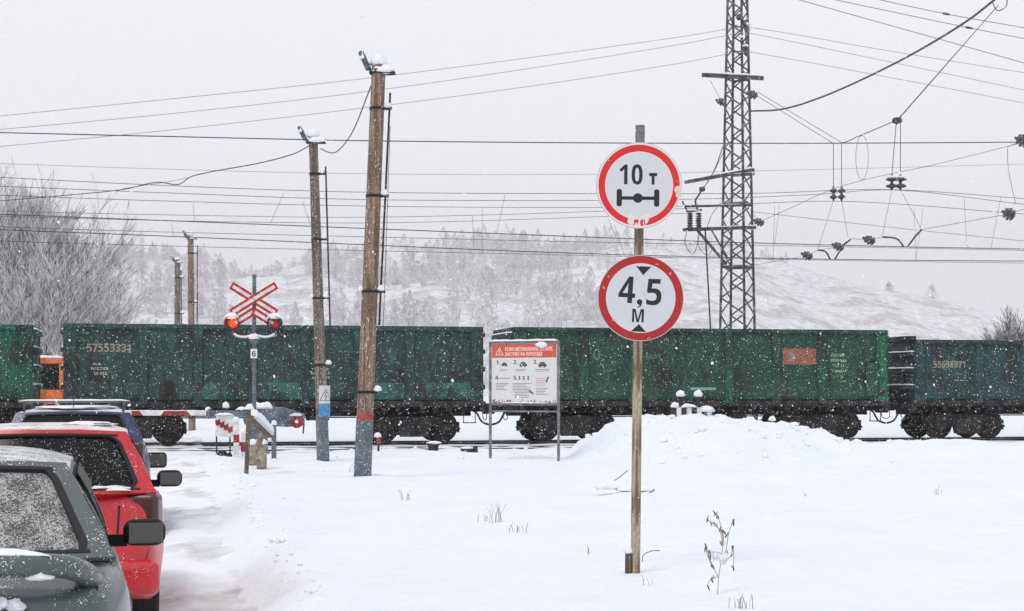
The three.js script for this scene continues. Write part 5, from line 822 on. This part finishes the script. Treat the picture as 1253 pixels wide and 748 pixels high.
// ---------------------------------------------------------------- lattice mast and its switchgear
const MZ = 34, mastBase = at(902.5, HORIZON, MZ), MU = MZ / FOCAL, mastTurn = 0.54;
{
  const gy = groundY(mastBase.x, MZ), t = thing('lattice_mast', 'tall dark steel lattice mast with snow on its cross-arms behind the train', 'mast', [mastBase.x, gy, mastBase.z]);
  const Y = py => EYE - (py - HORIZON) * MU - gy, X = px => (px - 902.5) * MU, Htop = 21;
  const half = y => lerp(0.56, 0.20, y / Htop), corner = (k, y) => { const a = mastTurn + Math.PI / 4 + k * Math.PI / 2, r = half(y) * Math.SQRT2; return V(r * Math.cos(a), y, r * Math.sin(a)); };
  mesh('footing', rbox(1.9, 0.6, 1.9, 0.05, 0, 0.0, 0), M.concrete, t);
  for (let k = 0; k < 4; k++) { const a = corner(k, 0), b = corner(k, Htop); const g = beam(a, b, 0.085, 0.085); mesh('leg', g, M.mast, t); }
  for (let k = 0; k < 4; k++) {                 // zigzag lacing of each face
    let y = 0.5, i = 0; while (y < Htop - 0.3) { const s = half(y) * 1.05 + 0.12, y2 = Math.min(Htop - 0.05, y + s); mesh('lacing_bar', beam(corner(i % 2 ? k + 1 : k, y), corner(i % 2 ? k : k + 1, y2), 0.05, 0.035), M.mast, t); y = y2; i++; }
    for (const py of [405, 327, 250, 97]) mesh('tie_bar', beam(corner(k, Y(py)), corner(k + 1, Y(py)), 0.07, 0.05), M.mast, t);
  }
  const arm = (name, x0, y0, x1, y1, w, snowH) => { const a = V(X(x0), Y(y0), 0.5), b = V(X(x1), Y(y1), 0.5), m = mesh(name, beam(a, b, w, w * 0.7), M.mast, t); if (snowH) { const s = mesh('arm_snow', lumpStrip(a.distanceTo(b) * 0.97, w * 0.9, snowH, x0), M.cap, m); s.position.copy(a.clone().add(b).multiplyScalar(0.5)).add(V(0, w * 0.48, 0)); s.rotation.z = Math.atan2(b.y - a.y, b.x - a.x); } return m; };
  arm('cross_arm', 857, 95, 932, 99, 0.14, 0.09);
  arm('bracket_arm', 836, 225.5, 921, 210, 0.12, 0.09);
  arm('bracket_arm', 893, 217, 921, 215, 0.10, 0.05);
  arm('platform_beam', 834, 283, 923, 280, 0.12, 0.05);
  arm('platform_beam', 836, 254.5, 919, 253, 0.08, 0.03);
  arm('strut', 852, 284, 887, 325, 0.10, 0);
  arm('strut', 868, 282, 889, 318, 0.06, 0);
  mesh('cable_down', bar(V(X(861), Y(284), 0.55), V(X(868), Y(405), 0.4), 0.03, 0.03, 8), M.darkSteel, t);
  const stack = (x, y0, y1, r) => { const n = Math.max(3, Math.round((y1 - y0) / 0.09)), pts = [[0.0, 0]]; for (let i = 0; i < n; i++) { const y = (y1 - y0) * i / n, s = (y1 - y0) / n; pts.push([r * 0.5, y], [r, y + s * 0.35], [r, y + s * 0.5], [r * 0.5, y + s * 0.9]); } pts.push([0, y1 - y0]); return lathe(pts, 16).translate(x, y0, 0.55); };
  for (const px of [842.5, 853]) mesh('switch_insulator', stack(X(px), Y(282), Y(262), 0.13), M.porcelain, t);
  mesh('switch_blade', [beam(V(X(838), Y(261), 0.55), V(X(857), Y(259), 0.55), 0.07, 0.06), bar(V(X(833), Y(248), 0.55), V(X(839), Y(260), 0.55), 0.03)], M.darkSteel, t);
  mesh('switch_snow', [lumpStrip(0.55, 0.09, 0.06, 141).translate(X(847), Y(260), 0.55)], M.cap, t);
  mesh('jumper', [tube([V(X(852), Y(260), 0.55), V(X(849), Y(248), 0.6), V(X(853), Y(241), 0.6), V(X(857), Y(234), 0.6)], 0.035, 24, 7), tube([V(X(857), Y(234), 0.6), V(X(866), Y(222), 0.6), V(X(875), Y(203), 0.6), V(X(882), Y(182), 0.6)], 0.02, 24, 6), tube([V(X(856), Y(236), 0.62), V(X(870), Y(215), 0.62), V(X(884), Y(186), 0.62)], 0.012, 20, 5), tube([V(X(840), Y(280), 0.6), V(X(836), Y(300), 0.7), V(X(846), Y(313), 0.6), V(X(855), Y(285), 0.55)], 0.012, 24, 5), tube([V(X(852), Y(283), 0.6), V(X(853), Y(305), 0.7), V(X(864), Y(314), 0.6), V(X(872), Y(300), 0.55)], 0.012, 24, 5), tube([V(X(880), Y(250), 0.5), V(X(868), Y(266), 0.7), V(X(862), Y(284), 0.55)], 0.012, 20, 5)], M.wire, t);
  mesh('jumper_knob', [lathe([[0, -0.1], [0.1, -0.08], [0.13, 0], [0.1, 0.08], [0, 0.1]], 14).translate(X(857), Y(234), 0.6)], M.porcelain, t);
  for (const [px, py] of [[909, 33], [912, 40], [910, 62], [911, 68], [902, 25]]) mesh('pin_insulator', lathe([[0, -0.12], [0.05, -0.1], [0.11, -0.03], [0.11, 0.0], [0.06, 0.03], [0.09, 0.06], [0.05, 0.13], [0, 0.14]], 14).translate(X(px), Y(py), 0.5), M.porcelain, t);
  mesh('pin_bracket', [beam(V(X(893), Y(33), 0.4), V(X(915), Y(40), 0.5), 0.06, 0.05), beam(V(X(895), Y(66), 0.4), V(X(915), Y(66), 0.5), 0.06, 0.05), beam(V(X(910), Y(28), 0.5), V(X(911), Y(72), 0.5), 0.05, 0.05)], M.mast, t);
  mesh('pin_snow', [lump(0.14, 0.08, 0.12, X(913), Y(34), 0.5, 151), lump(0.12, 0.08, 0.12, X(910), Y(60), 0.5, 152), lump(0.1, 0.08, 0.1, X(904), Y(49), 0.5, 153)], M.cap, t);
}
// ---------------------------------------------------------------- overhead wires
const wireLabels = {
  feeder: [['uppermost', 'middle', 'lowest'].map(w => `${w} of three thin feeder wires strung to the lattice mast head`), 'feeder wires on the mast head'],
  high: [['plain high wire without a clamp passing over the thick cross-span cable', 'high clamped wire between the plain one and the topmost clamped one', 'topmost high wire with a clamp crossing the thick cross-span cable'], 'high wires over the crossing'],
  catenary: [['lone faint line wire between the heavy upper wire and the wire bundle', 'first line wire of the bundle over the train, counted from above', 'second line wire of the bundle over the train, counted from above', 'third line wire of the bundle, running just below the insulator strings', 'upper of two line wires ending at the mast switch platform', 'lower of two line wires ending at the mast switch platform', 'thin wire close below the upper contact wire', 'thin wire close below the lower contact wire, lowest of all', 'thin wire sloping down from the mast below the switch bracket', 'long slack wire sloping from the heavy upper wire to the mast platform', 'short slack jumper hanging from the end of the heavy upper wire'], 'overhead wires along the tracks'],
  contact: [['heavy straight wire highest above the tracks, touching the carrier clamps', 'heavy upper contact wire above the wagons, held by registration arms', 'heavy lower contact wire just above the wagon tops'], 'contact wires along the tracks'],
};
const order = {};
function wire(kind, pts, r, mat = M.wire) { const a = pts.length < 3 ? [pts[0], pts[0].clone().lerp(pts[1], 0.5), pts[1]] : pts; const o = mesh('overhead_wire', tube(a, r, Math.max(24, a.length * 12), 5), mat); const [l, g] = wireLabels[kind], n = order[kind] = (order[kind] || 0) + 1; return tag(o, l[n - 1], 'wire', g); }
const run = (c, list) => list.map(([x, y]) => alongTrack(x, y, c));
const CM = 32.3;                                  // plane of the mast's near face
wire('feeder', run(CM, [[-60, 148], [200, 122], [430, 98], [660, 69], [840, 44], [906, 33.2], [912, 33.2], [960, 40], [1080, 61], [1310, 98]]), 0.010, M.wireFrost);
wire('feeder', run(CM, [[-60, 164], [200, 140], [430, 114.5], [660, 82], [840, 53], [908, 40.2], [914, 40.2], [960, 49], [1090, 76], [1310, 122]]), 0.010, M.wireFrost);
wire('feeder', run(CM, [[-60, 185], [200, 160], [430, 134], [660, 104], [840, 76], [907, 63.2], [913, 63.2], [960, 71], [1090, 95], [1310, 137]]), 0.010, M.wireFrost);
for (const list of [[[950, -8], [1100, 34], [1253, 77], [1340, 102]], [[990, -7], [1186, 34], [1253, 47], [1340, 63]], [[1050, -6], [1158, 17], [1253, 34], [1340, 50]]]) {
  const o = wire('high', run(24, list), 0.009); const c = run(24, [list[1]])[0];
  if (list[1][0] > 1100) mesh('clamp', lathe([[0, -0.12], [0.03, -0.08], [0.035, 0.08], [0, 0.12]], 8).rotateZ(Math.PI / 2 - 0.2).translate(c.x, c.y, c.z), M.wire, o);
}
wire('contact', run(26.5, [[-60, 161], [200, 167], [430, 172], [660, 174.5], [880, 175.5], [1100, 175], [1320, 173.5]]), 0.017);
wire('catenary', run(33, [[-60, 198], [200, 207], [430, 212.5], [700, 213.5], [980, 208], [1320, 199]]), 0.008, M.wireFrost);
wire('catenary', run(29.5, [[-60, 214], [200, 227], [430, 235], [700, 237], [930, 236.5], [1085, 232], [1253, 243], [1330, 248]]), 0.010);
wire('catenary', run(29.5, [[-60, 225.5], [200, 236], [430, 244], [700, 245.5], [860, 243.5], [1000, 238], [1092, 232.5], [1253, 250], [1330, 256]]), 0.010);
wire('catenary', run(31, [[-60, 237], [200, 246], [430, 252], [700, 254], [860, 252], [1030, 246.5], [1253, 262], [1330, 267]]), 0.010);
wire('catenary', run(32, [[-60, 257], [200, 263], [430, 266], [600, 263], [740, 258.5], [853, 255]]), 0.009);
wire('catenary', run(32, [[-60, 263], [200, 270], [430, 273], [560, 271], [740, 265], [845, 261]]), 0.009);
wire('contact', run(29.5, [[-60, 260], [200, 270], [430, 279], [660, 288], [860, 295.5], [1100, 302], [1320, 306]]), 0.016);
wire('catenary', run(29.2, [[-60, 276], [200, 284], [430, 289.5], [660, 295], [860, 299], [1100, 303.5], [1320, 308]]), 0.009);
wire('contact', run(31.3, [[-60, 279], [200, 289], [430, 299], [660, 308.5], [860, 314.5], [1100, 318.5], [1320, 320]]), 0.016);
wire('catenary', run(31.0, [[-60, 293.5], [200, 301], [430, 306.5], [660, 311.5], [860, 316], [1100, 320], [1320, 323]]), 0.009);
wire('catenary', run(CM, [[919, 259], [1060, 275], [1253, 295], [1330, 302]]), 0.009);
wire('catenary', run(30.2, [[1250, 175], [1150, 200], [1030, 228], [960, 258], [931, 271]]), 0.009);
wire('catenary', run(30.2, [[1233, 181], [1234, 205], [1243, 250]]), 0.010);
// hangers between the messenger wires and the contact wires
for (const [x0, y0, x1, y1, c] of [[618, 238, 608, 284, 29.5], [590, 254, 590, 309, 31.2], [578, 264, 580, 306, 31.2], [347, 236, 331, 273, 29.5], [370, 246, 380, 277, 29.5], [236, 249, 238, 272, 29.5], [210, 274, 212, 288, 31.2], [744, 267, 756, 296, 31.2], [752, 276, 764, 312, 31.2], [948, 252, 946, 316, 31.2], [954, 252, 948, 300, 31.2], [1180, 243, 1183, 296, 29.5], [1225, 241, 1213, 304, 29.5], [1130, 255, 1121, 319, 31.2], [1119, 254, 1121, 318, 31.2], [1180, 296, 1186, 303, 29.5]]) tag(mesh('hanger_wire', bar(alongTrack(x0, y0, c), alongTrack(x1, y1, c), 0.006, 0.006, 5), M.wire), 'thin hanger wire between an overhead line and the contact wire below', 'wire', 'hangers of the overhead line');
// the cross-span: sagging carrier, droppers with insulators, registration arms
const cs = (px, py, Z) => at(px, py, Z);
tag(mesh('cross_span_cable', tube([cs(919, 136, 33.6), cs(955, 134, 32.6), cs(1005, 119, 31), cs(1100, 75, 28), cs(1180, 28, 25.5), cs(1222, -4, 24)], 0.032, 60, 7), M.wire), 'thick black cable curving up from the lattice mast', 'cable');
const carrier = [[[926, 117, 33.6], [1018, 174.5, 30.6]], [[928, 113, 33.6], [1030, 174.5, 30.4]], [[1097, 148, 28.2], [1217, 12, 24]], [[1099, 147, 28.2], [1222, 6, 24]]];
for (const [a, b] of carrier) tag(mesh('carrier_wire', bar(cs(...a), cs(...b), 0.010, 0.010, 6), M.wire), 'taut carrier wire slanting down from high support to the cross-span clamps', 'wire', 'paired carrier wires of the cross-span');
tag(mesh('carrier_wire', tube([cs(1017, 175, 30.6), cs(1030, 175, 30.4), cs(1055, 165, 29.6), cs(1097, 147.5, 28.2)], 0.016, 30, 6), M.wire), 'short thick carrier wire joining the two pairs of droppers', 'wire');
tag(mesh('wire_loop', tube(Array.from({ length: 25 }, (_, i) => cs(1055 + 7.6 * Math.sin(i / 24 * 6.2832), 193 - 27 * Math.cos(i / 24 * 6.2832), 29.6)), 0.008, 60, 5), M.wire), 'narrow oval loop of wire hanging from the short carrier', 'wire');
tag(mesh('wire_loop', tube([cs(1214, 2, 24), cs(1221, 13, 24), cs(1231, 8, 24), cs(1233, -4, 24)], 0.014, 30, 5), M.wire), 'slack loop of cable hanging from the end of thick cable', 'wire');
tag(mesh('carrier_clamp', [lump(0.16, 0.10, 0.12, 0, 0, 0, 1, 0.4, false)].map(g => { const p = cs(1098, 147.5, 28.2); return g.translate(p.x, p.y, p.z); }), M.wire), 'dark clamp where the short carrier meets two slanting wires', 'clamp');
const sheds = (n, r) => { const pts = [[0, 0], [0.03, 0.0]]; for (let i = 0; i < n; i++) { const y = 0.06 + i * 0.21; pts.push([0.04, y], [r, y + 0.05], [r * 0.9, y + 0.10], [0.05, y + 0.15]); } pts.push([0.02, n * 0.21 + 0.1], [0, n * 0.21 + 0.12]); return lathe(pts, 16); };
for (const [px, y0, y1, Z, yb, px2, l] of [[1020, 175, 246, 30.6, 305, 1001, 'a'], [1030, 175, 246, 30.4, 291, 1038, 'b'], [1091.5, 149, 233, 28.2, 288, 1080, 'c'], [1102, 147, 233, 28.2, 279, 1127, 'd']]) {
  const b = cs(px, y1, Z), hi = cs(l === 'c' ? 1097 : px, y0, Z), t = thing('line_insulator', l < 'c' ? 'small dark insulator string on a dropper of the lower clamp' : 'dark two-shed snow-capped insulator string hanging from the high clamp', 'insulator', [b.x, b.y, b.z], 0, l < 'c' ? 'insulators on the lower cross-span' : 'insulators on the upper cross-span');
  mesh('sheds', sheds(2, l < 'c' ? 0.14 : 0.20), M.porcelain, t);
  mesh('dropper', bar(V(0, 0.5, 0), hi.sub(b), 0.012, 0.012, 6), M.wire, t);
  if (l > 'b') mesh('snow_cap', lump(0.13, 0.06, 0.12, 0, 0.40, 0, px), M.cap, t);
  mesh('stay', bar(V(0, 0.02, 0), cs(px2, yb, Z).sub(b), 0.007, 0.007, 5), M.wire, t);
}
function registration(list, Z, label) {
  const o = cs(...list[0][0], Z), t = thing('registration_arm', label, 'arm', [o.x, o.y, o.z]);
  for (const pts of list) mesh('arm', tube(pts.map(([x, y]) => cs(x, y, Z).sub(o)), 0.028, 20, 7), M.darkSteel, t);
}
registration([[[1001, 306], [1010, 308], [1016, 317]], [[1041, 293], [1032, 301], [1022, 317]]], 30.5, 'V-shaped pair of registration arms holding the lower contact wire');
registration([[[1080, 290], [1098, 292.5], [1106, 302]], [[1128, 281], [1119, 291], [1111, 302]]], 28.4, 'V-shaped pair of registration arms holding the upper contact wire');
const BL = 'dark round insulator in a thin cross wire';
function ballInsulator(px, py, Z, label, ends, r = 0.16, group) {
  const c = cs(px, py, Z), t = thing('ball_insulator', label, 'insulator', [c.x, c.y, c.z], 0, group);
  mesh('body', [lathe([[0, -0.2], [0.05, -0.19], [r * 0.9, -0.12], [r * 0.9, -0.09], [0.08, -0.07], [r, -0.02], [r, 0.02], [0.08, 0.05], [r * 0.85, 0.10], [r * 0.8, 0.13], [0.05, 0.17], [0.04, 0.24], [0, 0.24]], 20).rotateZ(1.2)], M.porcelain, t);
  mesh('snow_cap', lump(r * 0.6, 0.05, r * 0.6, 0, r * 0.85, 0, px), M.cap, t);
  for (const [x, y, z] of ends) mesh('wire_end', bar(V(0, 0, 0), cs(x, y, z).sub(c), 0.008, 0.008, 5), M.wire, t);
}
ballInsulator(988, 313, 31, 'dark round insulator on the wire from lattice mast to lower registration arms', [[921, 325, 33.6], [1001, 306, 30.5]]);
ballInsulator(1026, 302, 30, 'dark round insulator hanging between the two lower registration arms', [[1041, 293, 30.5], [1004, 306, 30.5]]);
ballInsulator(1064, 294, 29, 'dark round insulator between lower and upper registration arms', [[1041, 292, 30.5], [1080, 290, 28.4]]);
ballInsulator(1235, 262, 27, 'dark round insulator at the end of the upper registration wire', [[1128, 281, 28.4], [1275, 249, 26]], 0.2);
ballInsulator(1251, 172, 26.8, 'dark round insulator where the slack wire meets the heavy upper wire', [[1233, 180, 27.0], [1285, 160, 25]], 0.2);
ballInsulator(929, 272, 33.0, 'dark round insulator tied close to the lattice mast platform', [[921, 262, 33.5], [960, 258, 31.6]], 0.16);
ballInsulator(883, 125, 33.4, 'dark round insulator hanging from the left half of the mast cross-arm', [[869, 98, 33.5], [894, 134, 33.6]], 0.15);
ballInsulator(921, 116, 33.3, 'dark round insulator where the carrier wires leave the lattice mast', [[908, 109, 33.6], [928, 118, 33.4]], 0.17);
// service cables on the poles
tag(mesh('service_cable', tube([at(459, 92, 16.2), at(449, 118, 16.6), at(432, 160, 17.6), at(414, 184, 18.8), at(404, 187, 19.6), at(392, 182, 20.2)], 0.012, 50, 6), M.wire), 'slack black cable drooping between the two near poles', 'cable');
tag(mesh('service_cable', tube([at(379, 178, 20.2), at(360, 188, 20.6), at(320, 199, 21.2), at(255, 211, 22.2), at(232, 217, 22.6), at(218, 226, 22.8), at(195, 223, 23), at(150, 232, 24), at(70, 240, 25.5), at(0, 246, 27), at(-60, 252, 28)], 0.013, 140, 6), M.wire), 'wavy black cable running from the notice pole toward the trees', 'cable');
tag(mesh('service_cable', tube([at(232, 217, 22.6), at(214, 221, 22.9), at(150, 231, 24)], 0.006, 24, 5), M.wire), 'thin stay wire beside the wavy black cable', 'cable');

// ---------------------------------------------------------------- dry weeds and twigs in the snow
function weed(px, py, Z, draw, label, name = 'dry_weed') {
  const p = at(px, HORIZON, Z), t = thing(name, label, 'plant', [p.x, groundY(p.x, Z), p.z]); draw(t); return t;
}
const groundZ = (px, py) => { let Z = 6; for (let i = 0; i < 40; i++) { const x = (px - CENTRE_X) * Z / FOCAL; Z = lerp(Z, (EYE - groundY(x, Z)) * FOCAL / (py - HORIZON), 0.5); } return Z; };
{
  const Z = groundZ(880, 728), U = Z / FOCAL, stems = [[[-2, 0], [0, -20], [2, -38], [6, -62], [0, -80], [-14, -92]], [[0, -20], [-6, -32], [-12, -46], [-13, -52]], [[2, -40], [8, -52], [12, -72], [15, -88]], [[4, -58], [2, -74], [-4, -86], [-7, -88]], [[6, -60], [5, -76], [0, -92], [-2, -99]], [[2, -40], [14, -46], [17, -56], [16, -34]], [[0, -22], [-10, -20], [-14, -10]], [[4, -50], [-4, -52], [-14, -54], [-17, -58], [-8, -34]]];
  weed(880, 728, Z, t => {
    const r = rng(3);
    stems.forEach((s, i) => {
      const pts = s.map(([x, y], k) => V(x * U, -y * U, (r() - 0.5) * 0.06 * k)); const b = mesh('stem', tube(pts, 0.0028, 24, 5), M.straw, t);
      const e = pts[pts.length - 1]; for (let k = 0; k < 5; k++) { const q = pts[Math.max(1, pts.length - 1 - Math.floor(k / 2))].clone().add(V((r() - 0.5) * 0.03, (r() - 0.5) * 0.03, (r() - 0.5) * 0.03)); mesh('seed_head', new THREE.IcosahedronGeometry(1, 1).scale(0.004 + 0.004 * r(), 0.012 + 0.016 * r(), 0.005).rotateZ((r() - 0.5) * 1.4).translate(q.x, q.y, q.z), r() < 0.6 ? M.straw : M.plant, b); }
    });
    mesh('snow_tuft', [lump(0.03, 0.04, 0.03, 0.03, 0.27, 0, 1, 0.4, false), lump(0.025, 0.03, 0.025, -0.03, 0.29, 0.01, 2, 0.4, false)], M.cap, t);
  }, 'dead weed with seed heads and bits of snow standing alone in the snow');
}
function tuft(px, py, h, n, spread, seed, label, mat = M.straw) {
  const Z = groundZ(px, py); weed(px, py, Z, t => { const r = rng(seed); for (let i = 0; i < n; i++) { const x = (r() - 0.5) * spread, k = h * (0.4 + 0.6 * r()), l = (r() - 0.5) * 0.9; mesh('blade', tube([V(x, -0.03, (r() - 0.5) * 0.05), V(x + l * k * 0.3, k * 0.5, 0), V(x + l * k, k, (r() - 0.5) * 0.05)], 0.0012 + 0.0012 * r(), 8, 4), mat, t); } }, label, 'grass_tuft');
}
tuft(606, 640, 0.24, 14, 0.16, 4, 'largest tuft of dry grass blades, between the poster board and the sign post');
tuft(590, 638, 0.10, 8, 0.2, 5, 'short sparse grass tips beside the largest dry tuft');
tuft(635, 652, 0.11, 9, 0.22, 6, 'sparse grass tips between the largest tuft and the sign post', M.plantDark);
tuft(720, 678, 0.11, 3, 0.03, 7, 'few short stalks left of the sign post foot'.replace('left of', 'near'), M.plantDark);
tuft(793, 716, 0.10, 4, 0.10, 8, 'few pale stalks at the foot of the sign post');
tuft(498, 612, 0.16, 8, 0.26, 9, 'dark broken twigs in the snow near the tall brown pole', M.plantDark);
tuft(1148, 606, 0.14, 5, 0.12, 10, 'tiny stalks alone in the open snow beyond the heap', M.plantDark);
tuft(908, 745, 0.11, 14, 0.22, 11, 'thin frosted grass beside the dead weed');
tuft(430, 578, 0.22, 5, 0.14, 12, 'thin stalks at the foot of the tall brown pole', M.plantDark);
tuft(985, 608, 0.10, 3, 0.05, 14, 'pair of stalks in the snow in front of the heap', M.plantDark);
{ // twigs and a snow-covered branch
  const Z = groundZ(768, 600), U = Z / FOCAL, p = at(768, HORIZON, Z), t = thing('fallen_branch', 'fallen branch with twigs half buried behind the sign post', 'branch', [p.x, groundY(p.x, Z), p.z]), S = l => l.map(([x, y, z]) => V((x - 768) * U, (600 - y) * U * 0.9 - 0.045, z));
  mesh('limb', [tube(S([[730, 594, 0], [745, 593, 0.05], [765, 596, 0], [790, 597, 0.1], [803, 601, 0]]), 0.010, 30, 6)], M.plantDark, t);
  mesh('twig', tube(S([[752, 583, 0], [760, 576, 0.05], [768, 569, 0]]), 0.007, 12, 5), M.plant, t);
  mesh('twig', tube(S([[776, 606, 0.2], [790, 600, 0.25], [800, 594, 0.2]]), 0.008, 12, 5), M.plantDark, t);
  mesh('twig', tube(S([[780, 609, 0.2], [794, 604, 0.25], [804, 606, 0.2]]), 0.006, 12, 5), M.plantDark, t);
  mesh('snow_cover', [lump(0.16, 0.07, 0.12, (741 - 768) * U, 0.03, 0.02, 5), lump(0.14, 0.05, 0.09, (790 - 768) * U, 0.0, 0.05, 6), lump(0.13, 0.05, 0.09, (765 - 768) * U, 0.0, 0.05, 8)], M.cap, t);
}
{
  const Z = groundZ(786, 688), t = weed(786, 688, Z, t => mesh('stem', tube([V(0, -0.02, 0), V(0.01, 0.06, 0), V(0.10, 0.10, 0), V(0.15, 0.10, 0.02)], 0.004, 14, 5), M.plant, t), 'single bent dry stalk beside the sign post');
}
{ // crumbs and clods of snow thrown up along the road edge and on the ploughed heap
  const r = rng(55), list = [];
  for (let i = 0; i < 260; i++) { const Z = 3 + 18 * r(), d = 1.8 + 0.9 * r() * r(), x = laneX(Z) + d / RC; list.push([x, Z, 0.006 + 0.03 * Math.pow(r(), 5)]); }
  for (let i = 0; i < 260; i++) { const x = 1.8 + 6.4 * r(), Z = 18.6 + 3.6 * r(); list.push([x, Z, 0.012 + 0.07 * Math.pow(r(), 5)]); }
  for (let i = 0; i < 220; i++) { const x = -6 + 22 * r(), Z = 20 + 5 * r(); list.push([x, Z, 0.012 + 0.05 * Math.pow(r(), 3)]); }
  const o = new THREE.InstancedMesh(lump(1, 0.8, 1, 0, 0, 0, 7, 0.35, false), M.clod, list.length), q = new THREE.Matrix4();
  list.forEach(([x, Z, s], i) => { q.makeRotationY(r() * 6).scale(V(s * (0.8 + 0.6 * r()), s, s)).setPosition(x, groundY(x, Z) + s * 0.3, -Z * LONG); o.setMatrixAt(i, q); });
  o.name = 'snow_clods'; o.userData = { kind: 'stuff', label: 'loose clods of snow along the road edge and heap', category: 'snow' }; scene.add(o);
}
// ---------------------------------------------------------------- falling snow
{
  const r = rng(99), N = 150000, g = new THREE.IcosahedronGeometry(1, 0), m = std({ color: new THREE.Color().setRGB(0.9, 0.92, 0.95), roughness: 0.95 });
  const list = []; while (list.length < N) { const Z = 2.2 + 34 * Math.pow(r(), 0.42), x = (r() - 0.5) * (1.35 * Z + 2), y = -0.1 + r() * (0.48 * Z + 2.0); if (y < 0.25 || y > 12) continue; const s = 0.0022 + 0.0042 * Math.pow(r(), 2.4) + (r() < 0.012 ? 0.004 + 0.008 * r() : 0); list.push([x, y, -Z * LONG, s * Math.min(1, Z / 9)]); }
  const o = new THREE.InstancedMesh(g, m, N), q = new THREE.Matrix4(), e = new THREE.Euler();
  list.forEach(([x, y, z, s], i) => { q.makeRotationFromEuler(e.set(r() * 6, 0, -0.5 + r() * 0.4)).scale(V(s, s * (1.1 + r() * 0.9), s)).setPosition(x, y, z); o.setMatrixAt(i, q); });
  o.name = 'falling_snow'; o.userData = { kind: 'stuff', label: 'white snowflakes falling through the air over the crossing', category: 'snowfall' }; scene.add(o);
}

scene.traverse(o => { if (o.isMesh) { o.castShadow = true; o.receiveShadow = true; } });
renderer.render(scene, camera);
